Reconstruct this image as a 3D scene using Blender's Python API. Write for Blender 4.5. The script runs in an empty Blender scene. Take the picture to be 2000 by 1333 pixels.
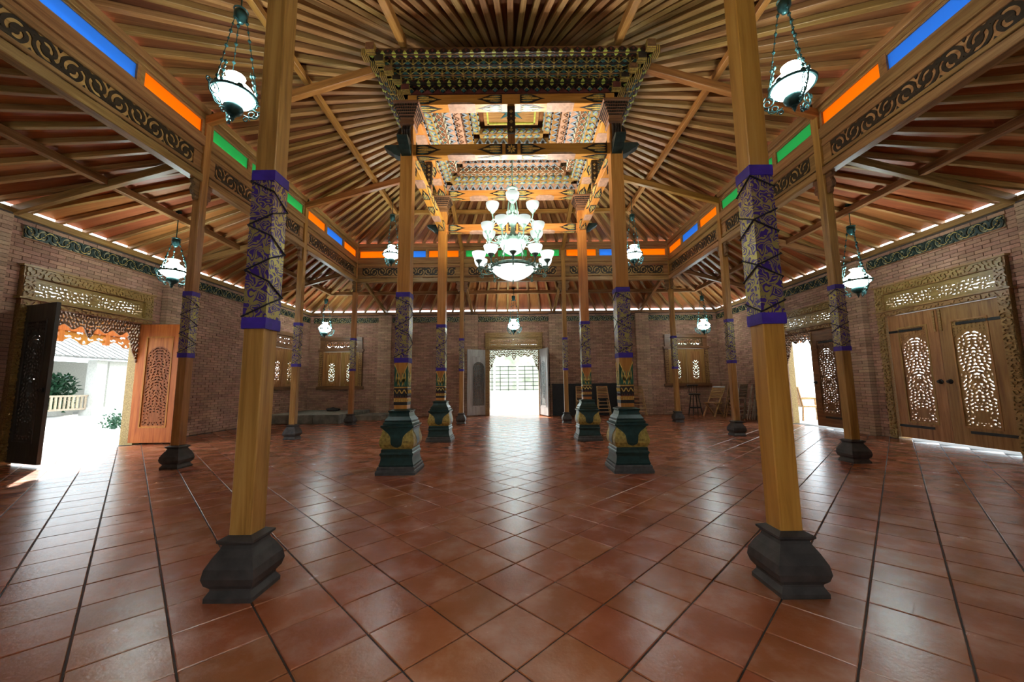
import bpy, math, random
import numpy as np
from mathutils import Matrix, Vector
random.seed(7)
PI = math.pi
SC = bpy.context.scene
COL = SC.collection

# ------------------------------------------------------------------ camera
F_PX, PITCH, YAW, ROLL = 742.0, 0.1145, -0.0032, -0.0091
CAM = Vector((-0.0012, 0.0, 1.1145))
_cy, _sy, _cp, _sp = math.cos(YAW), math.sin(YAW), math.cos(PITCH), math.sin(PITCH)
_xc = Vector((_cy, -_sy, 0)); _yh = Vector((_sy, _cy, 0))
_fw = _cp * _yh + Vector((0, 0, _sp)); _zc = -_sp * _yh + Vector((0, 0, _cp))
_rt = math.cos(ROLL) * _xc + math.sin(ROLL) * _zc
_up = -math.sin(ROLL) * _xc + math.cos(ROLL) * _zc
cd = bpy.data.cameras.new('camera'); cam = bpy.data.objects.new('camera', cd); COL.objects.link(cam)
cd.sensor_fit = 'HORIZONTAL'; cd.sensor_width = 36.0; cd.lens = F_PX / 2000 * 36.0
cd.clip_start = 0.05; cd.clip_end = 500
cam.matrix_world = Matrix(((_rt.x, _up.x, -_fw.x, CAM.x), (_rt.y, _up.y, -_fw.y, CAM.y), (_rt.z, _up.z, -_fw.z, CAM.z), (0, 0, 0, 1)))
SC.camera = cam

# ------------------------------------------------------------------ light
w = bpy.data.worlds.new('sky'); SC.world = w; w.use_nodes = True
_bg = w.node_tree.nodes['Background']
_bg.inputs[0].default_value = (0.80, 0.93, 1.0, 1); _bg.inputs[1].default_value = 4.2
sd = bpy.data.lights.new('sun', 'SUN'); sd.energy = 11.0; sd.angle = 0.02; sd.color = (1.0, 0.95, 0.86)
so = bpy.data.objects.new('sun', sd); COL.objects.link(so); so.rotation_euler = Vector((-0.66, 0.75, 0.80)).to_track_quat('Z', 'Y').to_euler()
LAMP_EMIT = 29.0
CHAND_EMIT = 0.9
BULB_W = 17.0
SC.view_settings.view_transform = 'Standard'; SC.view_settings.look = 'None'
SC.view_settings.gamma = 1.0; SC.view_settings.use_curve_mapping = False
SC.view_settings.exposure = 0.6
SC.cycles.max_bounces = 4; SC.cycles.diffuse_bounces = 3; SC.cycles.glossy_bounces = 2
SC.cycles.transmission_bounces = 4; SC.cycles.caustics_reflective = False; SC.cycles.caustics_refractive = False
SC.cycles.sample_clamp_indirect = 4.0; SC.cycles.use_light_tree = False
SC.cycles.use_adaptive_sampling = True; SC.cycles.adaptive_threshold = 0.06; SC.cycles.adaptive_min_samples = 16

# ------------------------------------------------------------------ room numbers (metres)
XW, YF, YN = 7.58, 14.05, -0.62          # side walls, far wall, near wall
XO = 4.75                                 # outer column rows
Y0, Y1, Y2, Y3 = 2.23, 5.48, 8.29, 11.20  # rows of outer columns
XI = 1.53                                 # inner columns of the near/far row
XS, S1, S2 = 1.494, 5.142, 7.871          # four main columns
YC = 6.72                                 # middle of the hall
HW = 3.75                                 # brick height
Q, QB = 0.0613, 0.1256

# ------------------------------------------------------------------ materials
def new_mat(name):
    m = bpy.data.materials.new(name); m.use_nodes = True
    nt = m.node_tree; b = nt.nodes['Principled BSDF']
    return m, nt, b
def nd(nt, t, **kw):
    n = nt.nodes.new(t)
    for k, v in kw.items(): setattr(n, k, v)
    return n
def ramp(nt, stops, interp='LINEAR'):
    r = nt.nodes.new('ShaderNodeValToRGB'); e = r.color_ramp; e.interpolation = interp
    while len(e.elements) < len(stops): e.elements.new(0.5)
    for el, (p, c) in zip(e.elements, stops): el.position = p; el.color = (*c, 1)
    return r
def rnd_shift(nt, col_socket, amount=0.5, island=False, hue=0.012):
    """brightness and hue differ a little from piece to piece"""
    oi = nd(nt, 'ShaderNodeObjectInfo'); src = oi.outputs['Random']
    if island:
        g = nd(nt, 'ShaderNodeNewGeometry'); a = nd(nt, 'ShaderNodeMath', operation='ADD')
        nt.links.new(src, a.inputs[0]); nt.links.new(g.outputs['Random Per Island'], a.inputs[1])
        fr = nd(nt, 'ShaderNodeMath', operation='FRACT'); nt.links.new(a.outputs[0], fr.inputs[0]); src = fr.outputs[0]
    mr = nd(nt, 'ShaderNodeMapRange'); nt.links.new(src, mr.inputs[0])
    mr.inputs[3].default_value = 1 - amount / 2; mr.inputs[4].default_value = 1 + amount / 2
    h = nd(nt, 'ShaderNodeHueSaturation')
    m2 = nd(nt, 'ShaderNodeMath', operation='MULTIPLY'); nt.links.new(src, m2.inputs[0]); m2.inputs[1].default_value = 7.31
    f2 = nd(nt, 'ShaderNodeMath', operation='FRACT'); nt.links.new(m2.outputs[0], f2.inputs[0])
    mh = nd(nt, 'ShaderNodeMapRange'); nt.links.new(f2.outputs[0], mh.inputs[0])
    mh.inputs[3].default_value = 0.5 - hue; mh.inputs[4].default_value = 0.5 + hue
    nt.links.new(mh.outputs[0], h.inputs['Hue']); nt.links.new(mr.outputs[0], h.inputs['Value']); nt.links.new(col_socket, h.inputs['Color'])
    return h.outputs[0]
def wood(name, c0, c1, c2, axis=0, rough=0.42, var=0.5, scale=1.0, bump=0.15, spec=0.4):
    m, nt, b = new_mat(name); L = nt.links
    tc = nd(nt, 'ShaderNodeTexCoord'); mp = nd(nt, 'ShaderNodeMapping')
    s = [13.0 * scale] * 3; s[axis] = 0.8 * scale; mp.inputs['Scale'].default_value = s
    oi = nd(nt, 'ShaderNodeObjectInfo'); mu = nd(nt, 'ShaderNodeMath', operation='MULTIPLY'); mu.inputs[1].default_value = 37.0
    L.new(oi.outputs['Random'], mu.inputs[0]); cb = nd(nt, 'ShaderNodeCombineXYZ')
    for i in range(3): L.new(mu.outputs[0], cb.inputs[i])
    L.new(tc.outputs['Object'], mp.inputs[0]); L.new(cb.outputs[0], mp.inputs['Location'])
    n1 = nd(nt, 'ShaderNodeTexNoise'); n1.inputs['Scale'].default_value = 1.6; n1.inputs['Detail'].default_value = 4; n1.inputs['Roughness'].default_value = 0.62; n1.inputs['Distortion'].default_value = 0.6
    L.new(mp.outputs[0], n1.inputs['Vector'])
    r = ramp(nt, [(0.28, c0), (0.5, c1), (0.74, c2)]); L.new(n1.outputs[0], r.inputs[0])
    L.new(rnd_shift(nt, r.outputs[0], var), b.inputs['Base Color'])
    b.inputs['Roughness'].default_value = rough; b.inputs['Specular IOR Level'].default_value = spec
    if bump > 0.3:
        bp = nd(nt, 'ShaderNodeBump'); bp.inputs['Strength'].default_value = bump; bp.inputs['Distance'].default_value = 0.004
        L.new(n1.outputs[0], bp.inputs['Height']); L.new(bp.outputs[0], b.inputs['Normal'])
    return m
def plain(name, col, rough=0.5, metal=0.0, noise=0.25, nscale=18.0, bump=0.0, spec=0.5):
    m, nt, b = new_mat(name); L = nt.links
    n1 = nd(nt, 'ShaderNodeTexNoise'); n1.inputs['Scale'].default_value = nscale; n1.inputs['Detail'].default_value = 4
    tc = nd(nt, 'ShaderNodeTexCoord'); L.new(tc.outputs['Object'], n1.inputs['Vector'])
    r = ramp(nt, [(0.3, [c * (1 - noise) for c in col]), (0.7, [min(1, c * (1 + noise)) for c in col])]); L.new(n1.outputs[0], r.inputs[0])
    L.new(r.outputs[0], b.inputs['Base Color'])
    b.inputs['Roughness'].default_value = rough; b.inputs['Metallic'].default_value = metal; b.inputs['Specular IOR Level'].default_value = spec
    if bump:
        bp = nd(nt, 'ShaderNodeBump'); bp.inputs['Strength'].default_value = bump; bp.inputs['Distance'].default_value = 0.01
        L.new(n1.outputs[0], bp.inputs['Height']); L.new(bp.outputs[0], b.inputs['Normal'])
    return m
def emit(name, col, strength):
    m, nt, b = new_mat(name)
    b.inputs['Base Color'].default_value = (0.9, 0.92, 0.92, 1); b.inputs['Roughness'].default_value = 0.25
    b.inputs['Emission Color'].default_value = (*col, 1); b.inputs['Emission Strength'].default_value = strength
    return m
M = {}
M['teak'] = wood('teak', (0.21, 0.080, 0.018), (0.37, 0.155, 0.036), (0.50, 0.24, 0.070), var=0.3)
M['teak_z'] = wood('teak_upright', (0.20, 0.085, 0.022), (0.34, 0.155, 0.045), (0.47, 0.24, 0.08), axis=2, var=0.3)
M['honey'] = wood('honey_teak', (0.36, 0.135, 0.022), (0.52, 0.215, 0.038), (0.62, 0.29, 0.07), var=0.15, rough=0.36)
M['beam'] = wood('beam_teak', (0.17, 0.075, 0.024), (0.31, 0.15, 0.05), (0.44, 0.24, 0.09), var=0.35)
M['rafter'] = wood('rafter_teak', (0.22, 0.10, 0.03), (0.40, 0.21, 0.07), (0.56, 0.33, 0.13), var=0.45)
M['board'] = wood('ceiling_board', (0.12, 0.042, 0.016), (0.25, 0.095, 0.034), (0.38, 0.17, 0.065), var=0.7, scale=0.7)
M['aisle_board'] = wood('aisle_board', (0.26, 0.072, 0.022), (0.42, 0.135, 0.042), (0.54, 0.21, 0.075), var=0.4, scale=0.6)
M['door_wood'] = wood('door_teak', (0.20, 0.085, 0.022), (0.36, 0.17, 0.048), (0.47, 0.25, 0.085), axis=2, var=0.2)
M['orange_door'] = wood('orange_door_teak', (0.27, 0.075, 0.012), (0.42, 0.135, 0.022), (0.52, 0.19, 0.038), axis=2, var=0.12, spec=0.15)
M['carve_grey'] = wood('carved_grey_teak', (0.06, 0.06, 0.055), (0.11, 0.11, 0.10), (0.18, 0.17, 0.16), axis=2, var=0.1)
M['carve_orange'] = wood('carved_orange_teak', (0.12, 0.034, 0.010), (0.22, 0.068, 0.018), (0.34, 0.12, 0.034), axis=2, var=0.1, spec=0.1)
M['shaded_door'] = wood('shaded_door_teak', (0.035, 0.03, 0.024), (0.06, 0.05, 0.04), (0.09, 0.075, 0.06), axis=2, var=0.1)  # shade of the backlit leaf is put into its colour
M['grey_door'] = wood('weathered_door', (0.24, 0.21, 0.19), (0.36, 0.33, 0.31), (0.46, 0.43, 0.41), axis=2, var=0.1)
M['carve_gold'] = wood('carved_gold_teak', (0.15, 0.075, 0.02), (0.32, 0.18, 0.05), (0.48, 0.30, 0.10), var=0.15, scale=2.5, bump=0.6)
M['carve_dark'] = wood('carved_dark_teak', (0.016, 0.010, 0.007), (0.035, 0.021, 0.012), (0.07, 0.042, 0.022), var=0.15)
M['carve_brown'] = wood('carved_brown_teak', (0.10, 0.045, 0.02), (0.20, 0.09, 0.035), (0.30, 0.15, 0.06), var=0.15)
M['stone'] = plain('dark_stone', (0.046, 0.037, 0.032), 0.55, noise=0.4, bump=0.25, nscale=14)
M['pedestal'] = plain('dark_green_pedestal', (0.012, 0.042, 0.038), 0.35, noise=0.35)
M['plinth'] = plain('grey_plinth', (0.07, 0.065, 0.06), 0.5, noise=0.35)
M['gold'] = plain('dull_gold', (0.42, 0.30, 0.07), 0.45, metal=0.3, noise=0.45, nscale=30)
M['gilt'] = plain('bright_gilt', (0.75, 0.52, 0.13), 0.35, metal=0.5, noise=0.3, nscale=40)
M['paint_green'] = plain('leaf_green_paint', (0.02, 0.10, 0.055), 0.45, noise=0.4)
M['paint_teal'] = plain('teal_paint', (0.035, 0.12, 0.12), 0.45, noise=0.4)
M['paint_lime'] = plain('lime_paint', (0.42, 0.46, 0.08), 0.45, noise=0.25)
M['paint_black'] = plain('black_brown_paint', (0.022, 0.014, 0.011), 0.45, noise=0.4)
M['paint_maroon'] = plain('maroon_paint', (0.13, 0.028, 0.02), 0.5, noise=0.3)
M['frieze_back'] = plain('frieze_backing', (0.40, 0.35, 0.20), 0.6, noise=0.3)
M['paint_cream'] = plain('cream_paint', (0.55, 0.50, 0.36), 0.5, noise=0.2)
M['paint_pink'] = plain('pale_wood_paint', (0.42, 0.24, 0.15), 0.5, noise=0.25)
M['paint_grey'] = plain('grey_blue_paint', (0.22, 0.27, 0.30), 0.5, noise=0.35)
M['frieze_green'] = plain('frieze_green', (0.012, 0.030, 0.026), 0.45, noise=0.4)
M['purple'] = plain('purple_cloth', (0.055, 0.018, 0.30), 0.55, noise=0.2)
M['cord'] = plain('black_cord', (0.01, 0.008, 0.015), 0.6)
M['iron'] = plain('black_iron', (0.02, 0.018, 0.017), 0.45, metal=0.3)
M['lamp_metal'] = plain('verdigris_metal', (0.035, 0.10, 0.10), 0.35, metal=0.6, noise=0.4)
M['chand_metal'] = plain('pale_verdigris_metal', (0.16, 0.27, 0.22), 0.35, metal=0.5, noise=0.4)
M['lamp_glass'] = emit('lit_milk_glass', (0.80, 1.0, 0.98), LAMP_EMIT)
M['chand_glass'] = emit('lit_white_glass', (0.90, 1.0, 0.97), CHAND_EMIT)
M['chand_dim'] = emit('softly_lit_white_glass', (0.86, 1.0, 0.95), CHAND_EMIT * 0.42)
for _m in ('chand_glass', 'chand_dim'): M[_m].node_tree.nodes['Principled BSDF'].inputs['Base Color'].default_value = (0.16, 0.18, 0.17, 1); M[_m].cycles.emission_sampling = 'NONE'
M['lamp_glass'].cycles.emission_sampling = 'FRONT'; M['chand_glass'].cycles.emission_sampling = 'NONE'
M['grout'] = plain('grout', (0.075, 0.060, 0.050), 0.7, noise=0.3)
M['mortar'] = plain('mortar', (0.085, 0.058, 0.045), 0.9, noise=0.3)
M['roof_grey'] = plain('grey_roof_tile', (0.16, 0.155, 0.145), 0.8, noise=0.3, nscale=5)
M['bank'] = plain('pale_green_bank', (0.34, 0.36, 0.25), 0.9, noise=0.4, nscale=1.5)
M['concrete'] = plain('pale_concrete', (0.42, 0.40, 0.37), 0.85, noise=0.15, nscale=3)
M['platform'] = plain('rough_grey_stone', (0.20, 0.19, 0.15), 0.8, noise=0.35, nscale=6, bump=0.3)
M['clay'] = plain('clay_roof_tile', (0.50, 0.24, 0.17), 0.8, noise=0.3)
M['chair_wood'] = wood('chair_teak', (0.26, 0.12, 0.04), (0.44, 0.24, 0.09), (0.58, 0.36, 0.16), var=0.3)
M['chair_grey'] = wood('weathered_chair', (0.24, 0.18, 0.12), (0.38, 0.30, 0.20), (0.50, 0.41, 0.29), var=0.3)
M['black'] = plain('black_board', (0.012, 0.012, 0.013), 0.6)
M['white'] = plain('white_plastic', (0.7, 0.72, 0.74), 0.4, noise=0.05)
M['leaf'] = plain('hedge_leaf', (0.012, 0.065, 0.025), 0.5, noise=0.5)
M['whitewash'] = plain('whitewash', (0.62, 0.60, 0.55), 0.8, noise=0.1)

def mat_brick(name='brick', k=(1, 1, 1)):
    m, nt, b = new_mat(name); L = nt.links
    n = nd(nt, 'ShaderNodeTexNoise'); n.inputs['Scale'].default_value = 1.1; n.inputs['Detail'].default_value = 6; n.inputs['Roughness'].default_value = 0.6
    tc = nd(nt, 'ShaderNodeNewGeometry'); L.new(tc.outputs['Position'], n.inputs['Vector'])
    n2 = nd(nt, 'ShaderNodeTexNoise'); n2.inputs['Scale'].default_value = 45; n2.inputs['Detail'].default_value = 3; L.new(tc.outputs['Position'], n2.inputs['Vector'])
    r = ramp(nt, [(0.3, (0.27 * k[0], 0.138 * k[1], 0.092 * k[2])), (0.52, (0.43 * k[0], 0.235 * k[1], 0.158 * k[2])), (0.75, (0.55 * k[0], 0.35 * k[1], 0.25 * k[2]))])
    mx = nd(nt, 'ShaderNodeMix'); mx.data_type = 'FLOAT'; mx.inputs[0].default_value = 0.35
    L.new(n.outputs[0], mx.inputs[2]); L.new(n2.outputs[0], mx.inputs[3]); L.new(mx.outputs[0], r.inputs[0])
    L.new(rnd_shift(nt, r.outputs[0], 0.42, island=True, hue=0.01), b.inputs['Base Color'])
    b.inputs['Roughness'].default_value = 0.85; b.inputs['Specular IOR Level'].default_value = 0.25
    bp = nd(nt, 'ShaderNodeBump'); bp.inputs['Strength'].default_value = 0.4; bp.inputs['Distance'].default_value = 0.006
    L.new(n2.outputs[0], bp.inputs['Height']); L.new(bp.outputs[0], b.inputs['Normal'])
    return m
M['brick'] = mat_brick(); M['brick_tan'] = mat_brick('tan_brick', (1.12, 1.25, 1.2))
def mat_tile():
    m, nt, b = new_mat('terracotta_tile'); L = nt.links
    g = nd(nt, 'ShaderNodeNewGeometry')
    n = nd(nt, 'ShaderNodeTexNoise'); n.inputs['Scale'].default_value = 3.6; n.inputs['Detail'].default_value = 5; n.inputs['Roughness'].default_value = 0.6; n.inputs['Distortion'].default_value = 0.0
    L.new(g.outputs['Position'], n.inputs['Vector'])
    r = ramp(nt, [(0.25, (0.30, 0.075, 0.023)), (0.48, (0.36, 0.105, 0.040)), (0.72, (0.50, 0.225, 0.145))]); L.new(n.outputs[0], r.inputs[0])
    L.new(rnd_shift(nt, r.outputs[0], 0.22, island=True, hue=0.006), b.inputs['Base Color'])
    n2 = nd(nt, 'ShaderNodeTexNoise'); n2.inputs['Scale'].default_value = 55; n2.inputs['Detail'].default_value = 3; L.new(g.outputs['Position'], n2.inputs['Vector'])
    rr = nd(nt, 'ShaderNodeMapRange'); L.new(n.outputs[0], rr.inputs[0]); rr.inputs[1].default_value = 0.3; rr.inputs[2].default_value = 0.8; rr.inputs[3].default_value = 0.25; rr.inputs[4].default_value = 0.28
    L.new(rr.outputs[0], b.inputs['Roughness']); b.inputs['Specular IOR Level'].default_value = 0.7
    bp = nd(nt, 'ShaderNodeBump'); bp.inputs['Strength'].default_value = 0.22; bp.inputs['Distance'].default_value = 0.004
    L.new(n2.outputs[0], bp.inputs['Height']); L.new(bp.outputs[0], b.inputs['Normal'])
    return m
M['tile'] = mat_tile()
def mat_brocade():
    """woven purple cloth with gold scroll pattern"""
    m, nt, b = new_mat('purple_gold_brocade'); L = nt.links
    tc = nd(nt, 'ShaderNodeTexCoord')
    n = nd(nt, 'ShaderNodeTexNoise'); n.inputs['Scale'].default_value = 11; n.inputs['Detail'].default_value = 1.0; L.new(tc.outputs['Object'], n.inputs['Vector'])
    ad = nd(nt, 'ShaderNodeMix'); ad.data_type = 'VECTOR'; ad.inputs[0].default_value = 0.16
    L.new(tc.outputs['Object'], ad.inputs[4]); L.new(n.outputs['Color'], ad.inputs[5])
    v = nd(nt, 'ShaderNodeTexVoronoi'); v.feature = 'DISTANCE_TO_EDGE'; v.inputs['Scale'].default_value = 13; L.new(ad.outputs[1], v.inputs['Vector'])
    sn = nd(nt, 'ShaderNodeMath', operation='MULTIPLY'); sn.inputs[1].default_value = 34.0; L.new(v.outputs['Distance'], sn.inputs[0])
    sn2 = nd(nt, 'ShaderNodeMath', operation='SINE'); L.new(sn.outputs[0], sn2.inputs[0])
    n3 = nd(nt, 'ShaderNodeTexNoise'); n3.inputs['Scale'].default_value = 26; n3.inputs['Detail'].default_value = 2; L.new(tc.outputs['Object'], n3.inputs['Vector'])
    a2 = nd(nt, 'ShaderNodeMath', operation='MULTIPLY_ADD'); a2.inputs[1].default_value = 3.2; a2.inputs[2].default_value = -1.45; L.new(n3.outputs[0], a2.inputs[0])
    s3 = nd(nt, 'ShaderNodeMath', operation='ADD'); L.new(sn2.outputs[0], s3.inputs[0]); L.new(a2.outputs[0], s3.inputs[1])
    r = ramp(nt, [(0.30, (0.060, 0.020, 0.20)), (0.40, (0.50, 0.38, 0.10))]); L.new(s3.outputs[0], r.inputs[0])
    L.new(r.outputs[0], b.inputs['Base Color'])
    mt = ramp(nt, [(0.30, (0.05, 0.05, 0.05)), (0.40, (0.5, 0.5, 0.5))]); L.new(s3.outputs[0], mt.inputs[0]); L.new(mt.outputs[0], b.inputs['Metallic'])
    b.inputs['Roughness'].default_value = 0.33
    bp = nd(nt, 'ShaderNodeBump'); bp.inputs['Strength'].default_value = 0.5; bp.inputs['Distance'].default_value = 0.004
    L.new(n.outputs[0], bp.inputs['Height']); L.new(bp.outputs[0], b.inputs['Normal'])
    return m
M['brocade'] = mat_brocade()
def mat_pane(name, col):
    m, nt, b = new_mat(name); L = nt.links
    out = nt.nodes['Material Output']
    tr = nd(nt, 'ShaderNodeBsdfTranslucent'); tr.inputs[0].default_value = (*col, 1)
    n = nd(nt, 'ShaderNodeTexNoise'); n.inputs['Scale'].default_value = 60
    bp = nd(nt, 'ShaderNodeBump'); bp.inputs['Strength'].default_value = 0.5; L.new(n.outputs[0], bp.inputs['Height']); L.new(bp.outputs[0], b.inputs['Normal'])
    b.inputs['Base Color'].default_value = (*[c * 0.7 for c in col], 1); b.inputs['Roughness'].default_value = 0.25
    mx = nd(nt, 'ShaderNodeMixShader'); mx.inputs[0].default_value = 0.4; L.new(tr.outputs[0], mx.inputs[1]); L.new(b.outputs[0], mx.inputs[2]); L.new(mx.outputs[0], out.inputs[0])
    return m
M['pane_orange'] = mat_pane('orange_pane', (0.95, 0.36, 0.012))
M['pane_blue'] = mat_pane('blue_pane', (0.10, 0.34, 0.74))
M['pane_green'] = mat_pane('green_pane', (0.09, 0.50, 0.20))

# ------------------------------------------------------------------ mesh and object helpers
class MB:
    def __init__(s): s.v = []; s.f = []; s.m = []; s.cur = 0
    def add(s, vs, fs):
        o = len(s.v); s.v += [tuple(p) for p in vs]; s.f += [tuple(i + o for i in f) for f in fs]; s.m += [s.cur] * len(fs); return s
    def box(s, x0, x1, y0, y1, z0, z1, back=True):
        vs = [(x0, y0, z0), (x1, y0, z0), (x1, y1, z0), (x0, y1, z0), (x0, y0, z1), (x1, y0, z1), (x1, y1, z1), (x0, y1, z1)]
        return s.add(vs, [(0, 3, 2, 1), (4, 5, 6, 7), (0, 1, 5, 4), (1, 2, 6, 5), (2, 3, 7, 6), (3, 0, 4, 7)])
    def cbox(s, c, d, cham=0.004):
        """box with chamfered long edges, centred on c"""
        x, y, z = c; a, b, e = d[0] / 2, d[1] / 2, d[2] / 2; k = min(cham, b * .4, e * .4)
        sec = [(-b + k, -e), (b - k, -e), (b, -e + k), (b, e - k), (b - k, e), (-b + k, e), (-b, e - k), (-b, -e + k)]
        vs = [(x - a, y + p, z + q) for p, q in sec] + [(x + a, y + p, z + q) for p, q in sec]
        fs = [(i, (i + 1) % 8, 8 + (i + 1) % 8, 8 + i) for i in range(8)] + [tuple(range(7, -1, -1)), tuple(range(8, 16))]
        return s.add(vs, fs)
    def loft(s, prof, cx=0, cy=0, cap=True):
        """square section of half width h at height z, prof = [(h, z)]"""
        vs = []; fs = []
        for h, z in prof: vs += [(cx - h, cy - h, z), (cx + h, cy - h, z), (cx + h, cy + h, z), (cx - h, cy + h, z)]
        for i in range(len(prof) - 1):
            for k in range(4): a = 4 * i + k; b = 4 * i + (k + 1) % 4; fs.append((a, b, b + 4, a + 4))
        if cap: n = len(prof) * 4; fs += [(3, 2, 1, 0), (n - 4, n - 3, n - 2, n - 1)]
        return s.add(vs, fs)
    def lathe(s, prof, n=16, c=(0, 0, 0), cap=False):
        vs = []; fs = []
        for r, z in prof:
            for k in range(n): a = 2 * PI * k / n; vs.append((c[0] + r * math.cos(a), c[1] + r * math.sin(a), c[2] + z))
        for i in range(len(prof) - 1):
            for k in range(n): a = i * n + k; b = i * n + (k + 1) % n; fs.append((a, b, b + n, a + n))
        if cap: fs += [tuple(range(n - 1, -1, -1)), tuple(range((len(prof) - 1) * n, len(prof) * n))]
        return s.add(vs, fs)
    def tube(s, pts, r, n=6, taper=None):
        pts = [Vector(p) for p in pts]; vs = []; fs = []; N = len(pts); ref = None
        for i, p in enumerate(pts):
            t = (pts[min(i + 1, N - 1)] - pts[max(i - 1, 0)]); t = t.normalized() if t.length > 1e-9 else Vector((0, 0, 1))
            if ref is None: ref = Vector((0, 0, 1)) if abs(t.z) < 0.9 else Vector((1, 0, 0))
            u = t.cross(ref); u = u.normalized() if u.length > 1e-6 else t.orthogonal().normalized(); v = t.cross(u).normalized(); ref = -v if False else u.cross(t)
            rr = r if taper is None else r * taper[min(i, len(taper) - 1)]
            for k in range(n): a = 2 * PI * k / n; vs.append(p + u * (rr * math.cos(a)) + v * (rr * math.sin(a)))
        for i in range(N - 1):
            for k in range(n): a = i * n + k; b = i * n + (k + 1) % n; fs.append((a, b, b + n, a + n))
        fs += [tuple(range(n - 1, -1, -1)), tuple(range((N - 1) * n, N * n))]
        return s.add(vs, fs)
    def bar(s, p0, p1, w, h, upv=(0, 0, 1)):
        p0 = Vector(p0); p1 = Vector(p1); t = (p1 - p0).normalized(); u = t.cross(Vector(upv)); u = u.normalized() if u.length > 1e-6 else t.orthogonal().normalized(); v = u.cross(t)
        vs = [p + u * a * w / 2 + v * b * h / 2 for p in (p0, p1) for a, b in ((-1, -1), (1, -1), (1, 1), (-1, 1))]
        return s.add(vs, [(0, 1, 2, 3), (7, 6, 5, 4), (0, 4, 5, 1), (1, 5, 6, 2), (2, 6, 7, 3), (3, 7, 4, 0)])
    def prism(s, poly, y0, y1):
        """polygon in local XZ extruded along Y"""
        n = len(poly); vs = [(x, y0, z) for x, z in poly] + [(x, y1, z) for x, z in poly]
        return s.add(vs, [tuple(range(n)), tuple(range(2 * n - 1, n - 1, -1))] + [(i, n + i, n + (i + 1) % n, (i + 1) % n) for i in range(n)])
    def xf(s, mat):
        s.v = [tuple(mat @ Vector(p)) for p in s.v]; return s
    def mesh(s, name, mats, smooth=False):
        me = bpy.data.meshes.new(name); me.from_pydata(s.v, [], s.f)
        for m in (mats if isinstance(mats, (list, tuple)) else [mats]): me.materials.append(M[m])
        if isinstance(mats, (list, tuple)): me.polygons.foreach_set('material_index', s.m)
        if smooth:
            me.polygons.foreach_set('use_smooth', [True] * len(me.polygons))
            try: me.set_sharp_from_angle(angle=0.7)
            except Exception: pass
        me.update(); return me
def obj(name, me, parent=None, mat=None, loc=None, rotz=0.0):
    o = bpy.data.objects.new(name, me); COL.objects.link(o); o.parent = parent
    if mat is not None: o.matrix_basis = mat
    elif loc is not None: o.location = loc; o.rotation_euler = (0, 0, rotz)
    return o
def build(mb, name, mats, parent=None, loc=None, rotz=0.0, smooth=False, mat=None):
    return obj(name, mb.mesh(name, mats, smooth), parent, mat, loc, rotz)
def tag(o, label=None, cat=None, group=None, kind=None):
    if label: o['label'] = label
    if cat: o['category'] = cat
    if group: o['group'] = group
    if kind or cat: o['kind'] = kind or 'thing'
    return o
def empty(name, loc=(0, 0, 0), rotz=0.0, parent=None):
    o = bpy.data.objects.new(name, None); COL.objects.link(o); o.location = loc; o.rotation_euler = (0, 0, rotz); o.parent = parent; o.empty_display_size = 0.1
    return o
def wmat(o):
    m = o.matrix_basis.copy(); p = o.parent
    while p: m = p.matrix_basis @ m; p = p.parent
    return m
def frame_mat(p0, p1, upv=(0, 0, 1)):
    p0 = Vector(p0); p1 = Vector(p1); t = (p1 - p0).normalized(); u = Vector(upv).cross(t)
    u = u.normalized() if u.length > 1e-6 else t.orthogonal().normalized(); v = t.cross(u)
    return Matrix(((t.x, u.x, v.x, p0.x), (t.y, u.y, v.y, p0.y), (t.z, u.z, v.z, p0.z), (0, 0, 0, 1)))
def timber(name, p0, p1, w, h, mat, parent=None, upv=(0, 0, 1), cham=0.006):
    """a squared timber from p0 to p1 (centre line), local X along the grain"""
    L = (Vector(p1) - Vector(p0)).length
    mb = MB().cbox((L / 2, 0, 0), (L, w, h), cham)
    mt = frame_mat(p0, p1, upv)
    if parent is not None: mt = wmat(parent).inverted() @ mt
    return build(mb, name, mat, parent, mat=mt)
def copy_tree(o, parent=None):
    c = o.copy(); COL.objects.link(c); c.parent = parent
    for ch in list(o.children): copy_tree(ch, c)
    return c

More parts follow.
